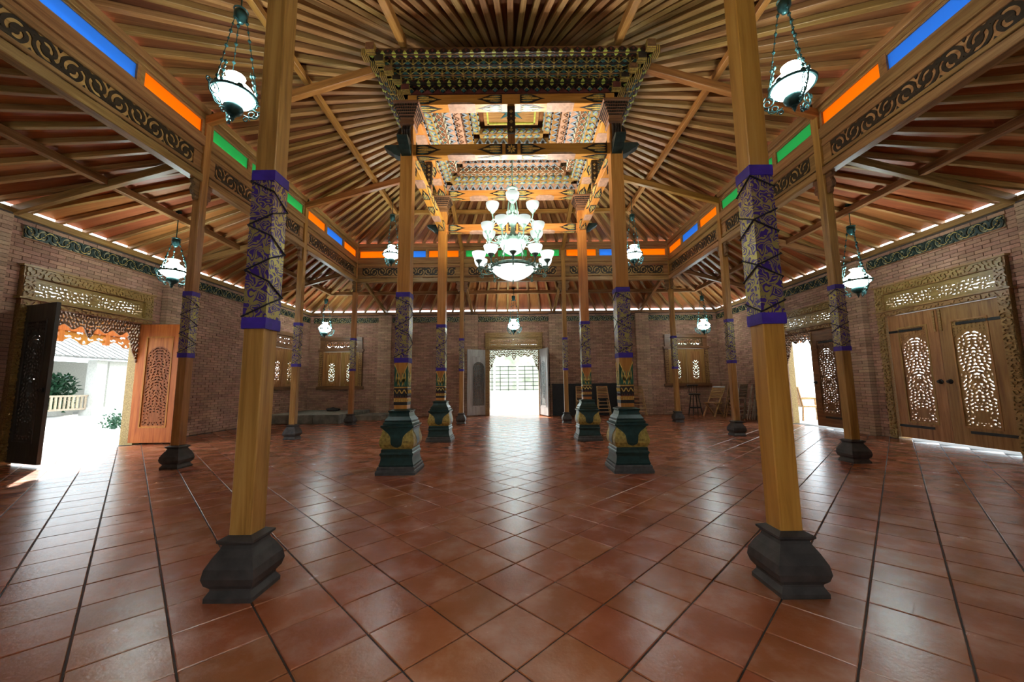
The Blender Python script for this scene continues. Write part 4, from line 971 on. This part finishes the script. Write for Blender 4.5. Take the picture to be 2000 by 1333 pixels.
def leaf(door, side, x_h, ang, mat='door_wood', pmat='door_wood', straps=False):
    """side +1: hinge at left (local -x) jamb, leaf runs to +x; ang opens into the room (towards -y)"""
    body, mo, pan, rel = leaf_meshes(mat, pmat)
    base = Matrix.Translation((x_h, .03, .04)) @ Matrix.Rotation(-side * ang, 4, 'Z')
    if side < 0: base = base @ Matrix.Translation((-LEAF_W, 0, 0))
    o = obj('door_leaf', body, door, mat=base)
    obj('panel_moulding', mo, o); obj('lattice_panel', pan, o, loc=(LEAF_W / 2, -.0225, 0)); obj('diamond_relief', rel, o, loc=(LEAF_W / 2, -.0225, 0))
    obj('knob', KNOB, o, loc=(LEAF_W - .07 if side > 0 else .07, -.045, 1.06))
    if straps:
        for z in (.20, 2.02): build(MB().box(*((-.0, .62) if side > 0 else (LEAF_W - .62, LEAF_W)), -.053, -.045, z, z + .045), 'strap_hinge', 'iron', o)
        build(MB().box(*((LEAF_W - .06, LEAF_W - .03) if side > 0 else (.03, .06)), -.062, -.045, 1.95, 2.33), 'bolt', 'carve_gold', o)
    return o
_frm = {}
def door_frame(d, valance=False, fm='carve_gold', tm='carve_gold', plainf=False):
    """carved frame around an opening 2*.9 wide; outer 2*1.06, top 3.04"""
    if 'jamb' not in _frm:
        _frm['jamb'] = MB().box(-.075, .075, -.06, .20, 0, 2.44)
        f = leafy(11, .06, bias=.1); _frm['jc'] = iso(lambda X, Z: np.minimum(f(X, Z), .9), -.07, .07, .02, 2.42, 12, 150, -.078, -.058, back=False)
        _frm['lint'] = MB().box(-1.06, 1.06, -.07, .20, 2.41, 2.50)
        f2 = leafy(21, .06, bias=.1); _frm['lc'] = iso(f2, -1.04, 1.04, 2.415, 2.48, 150, 6, -.085, -.068, back=False)
        _frm['ledge'] = MB().box(-1.10, 1.10, -.10, .02, 2.50, 2.525)
        _frm['post'] = MB().box(-.075, .075, -.06, .18, 2.50, 2.86)
        _frm['pc'] = iso(f, -.07, .07, 2.53, 2.85, 12, 22, -.078, -.058, back=False)
        hd = MB().box(-1.06, 1.06, -.06, .18, 2.86, 3.03); hd.box(-1.09, 1.09, -.085, .02, 3.01, 3.04); _frm['head'] = hd
        _frm['hc'] = iso(f2, -1.04, 1.04, 2.87, 3.0, 150, 10, -.078, -.058, back=False)
        f3 = leafy(5, .050, bias=.40, nt=14)
        def tf(X, Z):
            e = np.minimum(np.minimum(X + .885, .885 - X), np.minimum(Z - 2.565, 2.805 - Z)); p = np.maximum(f3(X, Z), 2 * (1 - np.hypot(X / .05, (Z - 2.68) / .09)))
            return np.where(e < .012, 1, p)
        _frm['tr'] = iso(tf, -.91, .91, 2.525, 2.86, 182, 33, -.012, .012)
        f4 = leafy(8, .048, bias=.3, nt=14)
        def vf(X, Z):
            ax = np.abs(X); low = 2.17 - .035 * np.cos(ax * 24) - .12 * np.exp(-(ax / .07) ** 2); low = np.where(ax > .68, 2.14 - (ax - .68) * 2.6 + .02 * np.cos(ax * 60), low)
            e = Z - low; return np.where(e < 0, -1, np.where(e < .02, 1, f4(X, Z)))
        _frm['val'] = iso(vf, -.90, .90, 1.62, 2.41, 160, 72, .01, .03)
        for k, mt_ in (('jamb', fm), ('jc', fm), ('lint', 'beam'), ('lc', fm), ('ledge', fm), ('post', fm), ('pc', fm), ('head', fm), ('hc', fm), ('tr', 'carve_gold'), ('val', 'carve_brown')):
            _frm[k] = _frm[k].mesh({'jamb': 'jamb', 'jc': 'jamb_carving', 'lint': 'lintel', 'lc': 'lintel_carving', 'ledge': 'ledge', 'post': 'transom_post', 'pc': 'post_carving', 'head': 'head', 'hc': 'head_carving', 'tr': 'transom_lattice', 'val': 'valance'}[k], mt_)
    for x in (-.98, .98):
        j = obj('jamb', _frm['jamb'], d, loc=(x, 0, 0)); obj('jamb_carving', _frm['jc'], j); p = obj('transom_post', _frm['post'], d, loc=(x, 0, 0)); obj('post_carving', _frm['pc'], p)
    l = obj('lintel', _frm['lint'], d); obj('lintel_carving', _frm['lc'], l); obj('ledge', _frm['ledge'], d); h = obj('head', _frm['head'], d); obj('head_carving', _frm['hc'], h)
    obj('transom_lattice', _frm['tr'], d)
    if valance: obj('valance', _frm['val'], d)
R_ = math.radians
d1 = empty('door_1', (.02, YF, 0)); tag(d1, 'far carved double door standing open to bright daylight', 'door', kind='structure')
door_frame(d1, True); leaf(d1, 1, -.90, R_(151), 'grey_door', 'carve_grey'); leaf(d1, -1, .90, R_(107), 'grey_door', 'carve_grey')
d2 = empty('door_2', (-XW, YC, 0), H); tag(d2, 'left carved double door standing wide open to the courtyard', 'door', kind='structure')
door_frame(d2, True); leaf(d2, 1, -.90, R_(107), 'shaded_door', 'shaded_door'); leaf(d2, -1, .90, R_(92), 'orange_door', 'carve_orange')
d3 = empty('door_3', (XW, YC, 0), -H); tag(d3, 'closed double door with glowing pierced arched panels on the right wall', 'door', kind='structure')
door_frame(d3); leaf(d3, 1, -.89, 0, straps=True); leaf(d3, -1, .89, 0, straps=True)
d4 = empty('door_4', (XW, 9.66, 0), -H); tag(d4, 'half open lattice door behind the right columns', 'door', kind='structure')
door_frame(d4, True); leaf(d4, -1, .89, 0, 'carve_brown', 'carve_brown', straps=True); leaf(d4, 1, -.89, R_(95), 'carve_brown', 'carve_brown')
for k, x in enumerate((0,)):
    tn[0] += 1; t = empty('trim_%d' % tn[0], (x, YN, 0), PI); tag(t, 'plain timber door surround behind the viewer', 'door frame', kind='structure')
    for nm_, b_ in (('jamb', (-.62, -.54, -.04, .2, 0, 2.22)), ('jamb', (.54, .62, -.04, .2, 0, 2.22)), ('head', (-.62, .62, -.04, .2, 2.22, 2.3))): build(MB().box(*b_), nm_, 'door_wood', t)

# ------------------------------------------------------------------ shuttered windows
_win = {}
def window(n, loc, rotz, label):
    w_ = empty('window_%d' % n, loc, rotz); tag(w_, label, 'window', kind='structure')
    if not _win:
        f = leafy(14, .06, bias=.1)
        fr_ = MB()
        for b_ in ((-.80, -.66, 1.08, 2.40), (.66, .80, 1.08, 2.40)): fr_.box(b_[0], b_[1], -.06, .15, b_[2], b_[3])
        for b_ in ((-.86, .86, 1.00, 1.10), (-.84, .84, 2.38, 2.47), (-.78, .78, 2.80, 2.92)): fr_.box(b_[0], b_[1], -.075, .15, b_[2], b_[3])
        for b_ in ((-.78, -.62, 2.47, 2.80), (.62, .78, 2.47, 2.80)): fr_.box(b_[0], b_[1], -.05, .15, b_[2], b_[3])
        fr_.box(-.66, .66, -.01, .14, 1.10, 1.115)
        _win['frame'] = fr_.mesh('window_frame', 'carve_brown')
        _win['fc'] = iso(lambda X, Z: np.minimum(f(X, Z), (np.abs(X) - .675) * 80), -.79, .79, 1.12, 2.37, 120, 80, -.074, -.058, back=False).mesh('frame_carving', 'carve_gold')
        f2 = scrolls(1.16, .22, 2.525, 1.5, -.58, -.25, d=.23)
        _win['tr'] = iso(lambda X, Z: np.where(np.minimum(np.minimum(X + .58, .58 - X), np.minimum(Z - 2.525, 2.745 - Z)) < .004, 1, f2(X, Z)), -.62, .62, 2.47, 2.80, 96, 26, -.012, .012).mesh('transom_lattice', 'carve_brown')
        sh = MB(); W2, z0, z1 = .655, 1.12, 2.37
        for b_ in ((0.0, .15, z0, z1), (W2 - .15, W2, z0, z1), (.15, W2 - .15, z0, 1.20), (.15, W2 - .15, 2.28, z1)): sh.box(b_[0], b_[1], -.035, 0, b_[2], b_[3])
        _win['sh'] = sh.mesh('shutter', 'door_wood')
        _win['pan'] = iso(arch_field(.125, 1.27, 1.85, leafy(17, .055, bias=.2, nt=12)), -.19, .19, 1.19, 2.29, 40, 116, -.01, .01).mesh('lattice_panel', 'door_wood')
    f_ = obj('window_frame', _win['frame'], w_); obj('frame_carving', _win['fc'], f_); obj('transom_lattice', _win['tr'], w_)
    for x in (-.66, .005):
        s_ = obj('shutter', _win['sh'], w_, loc=(x, .0, 0)); obj('lattice_panel', _win['pan'], s_, loc=(.3275, -.016, 0))
window(1, (-6.38, YF, 0), 0, 'carved shuttered window in the far left corner behind a column')
window(2, (6.38, YF, 0), 0, 'carved shuttered window in the far right corner above the bar stool')
window(3, (-XW, 12.48, 0), H, 'carved shuttered window at the far end of the left wall')
# ------------------------------------------------------------------ stone platform in the far left corner
pf = empty('stone_platform', (-6.4, 12.8, 0)); tag(pf, 'low rough stone platform in the far left corner', 'platform')
build(MB().box(-1.15, 1.15, -1.25, 1.21, 0, .235), 'platform_body', 'platform', pf)
for i in range(6):
    x0 = -1.15 + i * .3833; build(MB().box(x0 + .004, x0 + .379, -1.275, -1.25, .01, .225), 'facing_stone', 'platform', pf)
for i in range(5):
    x0 = -1.15 + i * .46; build(MB().box(x0 + .003, x0 + .457, -1.28, 1.21, .235, .262), 'top_slab', 'platform', pf)
build(MB().box(1.16, 2.05, -.25, 1.15, 0, .13).box(1.16, 2.02, -.22, 1.15, .13, .15), 'step', 'platform', pf)
bn = empty('dark_bundle', (-6.3, 13.4, .262)); tag(bn, 'small dark bundle lying on the stone platform', 'bundle')
build(MB().lathe([(.02, 0), (.20, 0), (.22, .04), (.18, .08), (.08, .10), (.01, .10)], 14), 'cloth', 'black', bn); build(MB().tube([(-.25, .05, .05), (0, 0, .10), (.26, -.05, .05)], .03, 8), 'roll', 'black', bn)

# ------------------------------------------------------------------ folded slatted chairs
def folded_chair(mat):
    c = empty('folded_chair')
    top, bot, hz = .175, .235, 1.08
    for sx in (-1, 1):
        build(MB().bar((sx * top, 0, hz), (sx * bot, 0, 0.0), .034, .022, (0, 1, 0)), 'back_rail', mat, c)
        build(MB().bar((sx * .15, .035, .60), (sx * .205, .06, .02), .03, .02, (0, 1, 0)), 'leg', mat, c)
    for k in range(8): z = .64 + k * .058; build(MB().box(-.17 - (hz - z) * .05, .17 + (hz - z) * .05, -.012, .012, z, z + .036), 'back_slat', mat, c)
    for k in range(4): z = .12 + k * .125; build(MB().box(-.19 - (.6 - z) * .05, .19 + (.6 - z) * .05, -.03, -.012, z, z + .032), 'seat_slat', mat, c)
    return c
proto = {m_: folded_chair(m_) for m_ in ('chair_wood', 'chair_grey')}
used = set()
def put_chair(mat, loc, rotz, tilt, label):
    c = proto[mat] if mat not in used else copy_tree(proto[mat]); used.add(mat)
    c.location = loc; c.rotation_euler = (tilt, 0, rotz); tag(c, label, 'chair', 'folded slatted chairs against the walls'); return c
for x, m_, l in ((2.42, 'chair_wood', 'folded wooden chair leaning left of the far right main column'), (3.17, 'chair_wood', 'honey coloured folded chair leaning alone on the far wall between columns'),
                 (3.93, 'chair_wood', 'folded wooden chair mostly hidden behind the near right main column'), (4.42, 'chair_wood', 'darker folded chair leaning right of the near right main column')):
    put_chair(m_, (x, 13.48, 0), 0, R_(-17), l)
for x, y, rz, t, m_, lb in ((7.10, 12.75, 200, -12, 'chair_wood', 'folded chair leaning behind the wrapped right column'), (6.93, 11.95, 208, -13, 'chair_grey', 'folded chair showing its slats, first of the row by the right wall'),
                        (7.10, 11.80, 240, -11, 'chair_grey', 'second folded chair of the row by the right wall, seen edge on'), (7.21, 11.74, 241, -10, 'chair_grey', 'third folded chair of the row by the right wall, seen edge on'),
                        (7.32, 11.68, 242, -8, 'chair_grey', 'last folded chair of the row, nearest the right wall')):
    put_chair(m_, (x, y, 0), R_(rz), R_(t), lb)
bb = empty('black_board', (2.6, 13.86, 0), 0); tag(bb, 'long black board leaning on the far wall behind the folded chairs', 'board')
build(MB().box(-1.2, 1.25, -.02, .02, .0, 1.12), 'sheet', 'black', bb); build(MB().box(-1.22, 1.27, -.03, .03, 1.10, 1.135), 'top_edge', 'black', bb)
# open folding chair
oc = empty('folding_chair', (6.72, 12.95, 0), R_(-62)); tag(oc, 'open wooden folding chair standing near the far right corner', 'chair')
for sx in (-1, 1):
    build(MB().bar((sx * .20, -.30, 0), (sx * .20, .34, .98), .03, .04, (1, 0, 0)), 'back_rail', 'chair_wood', oc)
    build(MB().bar((sx * .17, .28, 0), (sx * .17, -.22, .46), .03, .04, (1, 0, 0)), 'leg', 'chair_wood', oc)
    build(MB().bar((sx * .185, -.25, .45), (sx * .185, .16, .43), .02, .03, (0, 0, 1)), 'seat_rail', 'chair_wood', oc)
for k in range(7): y = -.25 + k * .062; build(MB().box(-.21, .21, y, y + .045, .455, .472), 'seat_slat', 'chair_wood', oc)
for k in range(7): t = .62 + k * .05; build(MB().box(-.20, .20, -.30 + .64 * t - .02, -.30 + .64 * t + .0, .98 * t, .98 * t + .035), 'back_slat', 'chair_wood', oc)
tag(build(MB().box(-.215, .215, .30, .345, .955, 1.0), 'head_rail', 'white', oc), 'white head rail')
build(MB().box(-.2, .2, .235, .26, .03, .06), 'stretcher', 'chair_wood', oc)
# bar stool
bs = empty('bar_stool', (6.28, 13.35, 0)); tag(bs, 'dark bar stool with spindle back under the far right window', 'stool')
build(MB().lathe([(.01, .70), (.17, .70), (.19, .72), (.19, .745), (.16, .76), (.01, .755)], 20), 'seat', 'carve_dark', bs, smooth=True)
for k in range(4):
    a = PI / 4 + k * H; build(MB().tube([(.12 * math.cos(a), .12 * math.sin(a), .70), (.23 * math.cos(a), .23 * math.sin(a), 0)], .016, 7), 'leg', 'carve_dark', bs)
build(MB().lathe([(.185, .26), (.20, .26), (.20, .285), (.185, .285)], 20), 'foot_ring', 'iron', bs)
for k in range(5):
    a = PI * .25 + k * PI * .125; build(MB().tube([(.17 * math.cos(a), .17 * math.sin(a), .75), (.23 * math.cos(a), .23 * math.sin(a), 1.03)], .010, 6), 'spindle', 'carve_dark', bs)
build(MB().tube([(.235 * math.cos(PI * .18 + k * PI * .08), .235 * math.sin(PI * .18 + k * PI * .08), 1.04) for k in range(9)], .026, 8), 'back_rail', 'carve_dark', bs)

# ------------------------------------------------------------------ outdoors
g = build(MB().box(-60, 60, -40, 70, -.30, -.06), 'ground', 'concrete'); tag(g, 'pale sunlit ground outside the hall', 'ground', kind='structure')
# veranda beam and posts seen through the left doorway
vb = empty('veranda_beam', (-10.4, 9.6, 0), H); tag(vb, 'orange veranda beam with carved valance outside the left doorway', 'beam')
build(MB().box(-4, 4, -.05, .05, 2.46, 2.60), 'lower_beam', 'orange_door', vb); build(MB().box(-4, 4, -.05, .05, 2.92, 3.04), 'upper_beam', 'orange_door', vb)
for i in range(8): x = -4 + i; build(MB().box(x + .05, x + .95, -.02, .02, 2.60, 2.92), 'panel', 'orange_door', vb); build(MB().box(x - .05, x + .05, -.045, .045, 2.2, 2.92), 'stile', 'orange_door', vb)
_vf = leafy(31, .11, bias=.35)
def vfun(X, Z):
    low = 2.30 - .14 * np.exp(-(X / .16) ** 2) - .05 * np.exp(-((np.abs(X) - .42) / .06) ** 2); e = Z - low
    return np.where(e < 0, -1, np.where(e < .02, 1, _vf(X, Z)))
vm = iso(vfun, -.45, .45, 2.12, 2.46, 48, 20, -.012, .012).mesh('valance', 'orange_door')
for i in range(8): obj('valance', vm, vb, loc=(-3.5 + i, 0, 0))
pv = empty('courtyard_pavilion', (-19.0, 15.5, -.06)); tag(pv, 'pale tiled pavilion across the courtyard beyond the left doorway', 'building')
build(MB().box(-3.2, -3.0, -7, 7, 0, 2.5), 'back_wall', 'whitewash', pv); build(MB().box(0, .12, 2.2, 8, 0, 2.45), 'front_wall', 'whitewash', pv)
rf = build(MB().add([(.8, -7, 2.45), (.8, 8, 2.45), (-3.5, 8, 4.6), (-3.5, -7, 4.6), (.8, -7, 2.53), (.8, 8, 2.53), (-3.5, 8, 4.7), (-3.5, -7, 4.7)], [(0, 1, 2, 3), (7, 6, 5, 4), (0, 4, 5, 1), (1, 5, 6, 2), (2, 6, 7, 3), (3, 7, 4, 0)]), 'roof', 'roof_grey', pv)
rt = MB()
for i in range(50):
    y = -7 + i * .3; rt.bar((.82, y, 2.50), (-3.4, y, 4.62), .16, .09)
tag(build(rt, 'roof_tile_rows', 'roof_grey', rf), kind='stuff')
for y in (-6, -3.0, -.8): build(MB().loft([(.09, 0), (.09, 2.45)], .05, y), 'post', 'whitewash', pv)
build(MB().loft([(.30, 0), (.30, .3), (.22, .34), (.22, 2.45)], .05, 1.75), 'corner_post', 'whitewash', pv)
for z in (.25, .82): build(MB().box(.0, .06, -2.9, 1.5, z, z + .08), 'fence_rail', 'chair_grey', pv)
for i in range(28): build(MB().box(.01, .05, -2.85 + i * .157, -2.77 + i * .157, .32, .82), 'fence_slat', 'chair_grey', pv)
hb = MB(); rs = random.Random(4)
for i in range(2800):
    c = Vector((rs.uniform(-.35, .35), rs.uniform(-1.5, 1.5), rs.uniform(.2, 1.75))); d = Vector((rs.uniform(-1, 1), rs.uniform(-1, 1), rs.uniform(-.4, 1))).normalized(); e = d.orthogonal().normalized(); L_ = rs.uniform(.14, .28)
    hb.add([c, c + d * L_ * .5 + e * L_ * .2, c + d * L_, c + d * L_ * .5 - e * L_ * .2], [(0, 1, 2, 3)])
hg = empty('hedge', (-20.3, 15.9, -.06)); tag(hg, 'dark green leafy hedge growing beneath the courtyard pavilion roof', 'hedge')
tag(build(hb, 'foliage', 'leaf', hg), kind='stuff'); build(MB().box(-.3, .3, -1.5, 1.5, .0, .25), 'planter', 'whitewash', hg)
for k, (x, y, r) in enumerate(((-11.6, 11.2, .22), (-13.0, 12.6, .2))):
    mb = MB()
    for i in range(160):
        c = Vector((rs.gauss(0, r * .5), rs.gauss(0, r * .5), abs(rs.gauss(.12, .12)))); d = Vector((rs.uniform(-1, 1), rs.uniform(-1, 1), rs.uniform(0, 1))).normalized(); e = d.orthogonal().normalized()
        mb.add([c, c + d * .05 + e * .02, c + d * .1, c + d * .05 - e * .02], [(0, 1, 2, 3)])
    p = empty('small_shrub', (x, y, -.06)); tag(p, 'small green shrub on the courtyard ground, %s' % ('beside the veranda post' if k == 0 else 'nearer the pavilion fence'), 'shrub'); tag(build(mb, 'foliage', 'leaf', p), kind='stuff'); build(MB().tube([(0, 0, 0), (.01, 0, .1)], .012, 6), 'stem', 'carve_brown', p)
# wire fence beyond the far doorway
fn = empty('grid_fence', (0, 20.0, -.06)); tag(fn, 'thin grid fence on a white kerb beyond the far doorway', 'fence')
build(MB().box(-5, 5, -.1, .1, 0, .86), 'kerb', 'whitewash', fn)
for x in (-4.6, -3.0, -1.0, .2, 1.7, 3.2, 4.6): build(MB().box(x - .05, x + .05, -.05, .05, .86, 2.25), 'post', 'whitewash', fn)
for i in range(24): x = -5 + i * .43; build(MB().tube([(x, 0, .86), (x, 0, 2.15)], .020, 5), 'upright_wire', 'iron', fn)
for i in range(7): z = .92 + i * .2; build(MB().tube([(-5, 0, z), (5, 0, z)], .018, 5), 'level_wire', 'iron', fn)
fv = empty('veranda_eave', (0, YF + .25, 0)); tag(fv, 'clay tiled veranda eave outside the far wall, seen through the pierced transoms', 'roof')
for i in range(16):
    x = -8 + i; build(MB().add([(x + .01, 0, 3.3), (x + .99, 0, 3.3), (x + .99, 1.3, 2.85), (x + .01, 1.3, 2.85), (x + .01, 0, 3.34), (x + .99, 0, 3.34), (x + .99, 1.3, 2.89), (x + .01, 1.3, 2.89)], [(3, 2, 1, 0), (4, 5, 6, 7), (0, 1, 5, 4), (1, 2, 6, 5), (2, 3, 7, 6), (3, 0, 4, 7)]), 'roof_panel', 'clay', fv)
build(MB().box(-8, 8, 1.22, 1.3, 2.76, 2.85), 'eave_beam', 'orange_door', fv)
gb = empty('added_bank', (0, 27, -.06)); tag(gb, 'pale green bank added behind the far grid fence to dim the glare', 'garden bank')  # added backdrop, dims the bright outdoors so the fence wires show
bm_ = MB(); nx_, nz_ = 40, 8
bm_.add([(-14 + 28 * i / nx_, 2.2 * j / nz_ + .25 * math.sin(i * 1.7 + j), 4.3 * j / nz_ + .25 * math.sin(i * .9 + j * 1.3) * (j > 0)) for j in range(nz_ + 1) for i in range(nx_ + 1)], [(j * (nx_ + 1) + i, j * (nx_ + 1) + i + 1, (j + 1) * (nx_ + 1) + i + 1, (j + 1) * (nx_ + 1) + i) for j in range(nz_) for i in range(nx_)])
build(bm_, 'slope', 'bank', gb, smooth=True)
# veranda outside the right door: post, hanging carving and an armchair
p = empty('veranda_post', (9.9, 13.45, -.06)); tag(p, 'pale veranda post seen through the half open right door', 'post', 'veranda posts')
build(MB().loft([(.14, 0), (.14, .05), (.11, .1), (.12, .2), (.08, .3)]), 'stone_foot', 'whitewash', p); build(MB().loft([(.07, .3), (.07, 3.0)]), 'shaft', 'whitewash', p)
vb = empty('veranda_beam', (9.9, 12.6, 0), -H); tag(vb, 'orange veranda beam outside the half open right door', 'beam')
build(MB().box(-3, 3, -.05, .05, 2.75, 3.0), 'beam_body', 'orange_door', vb)
for i in range(6): obj('valance', vm, vb, loc=(-2.5 + i, 0, .29))
ar = empty('armchair', (9.15, 11.95, -.06), R_(70)); tag(ar, 'pale carved wooden armchair on the veranda beyond the half open right door', 'chair')
for sx in (-1, 1):
    build(MB().tube([(sx * .26, -.25, 0), (sx * .27, -.27, .2), (sx * .25, -.24, .42), (sx * .27, -.24, .66)], .024, 7), 'front_leg', 'chair_wood', ar); build(MB().tube([(sx * .24, .27, 0), (sx * .24, .24, .42), (sx * .25, .34, 1.0)], .024, 7), 'back_leg', 'chair_wood', ar)
    build(MB().tube([(sx * .27, -.28, .66), (sx * .29, -.1, .68), (sx * .26, .28, .66)], .024, 7), 'arm', 'chair_wood', ar)
build(MB().box(-.27, .27, -.27, .26, .40, .45), 'seat', 'chair_wood', ar); build(MB().tube([(-.26, .34, 1.0), (0, .36, 1.06), (.26, .34, 1.0)], .03, 7), 'top_rail', 'chair_wood', ar)
for k in range(5): x = -.18 + k * .09; build(MB().tube([(x, .25, .45), (x, .34, 1.02)], .013, 6), 'spindle', 'chair_wood', ar)
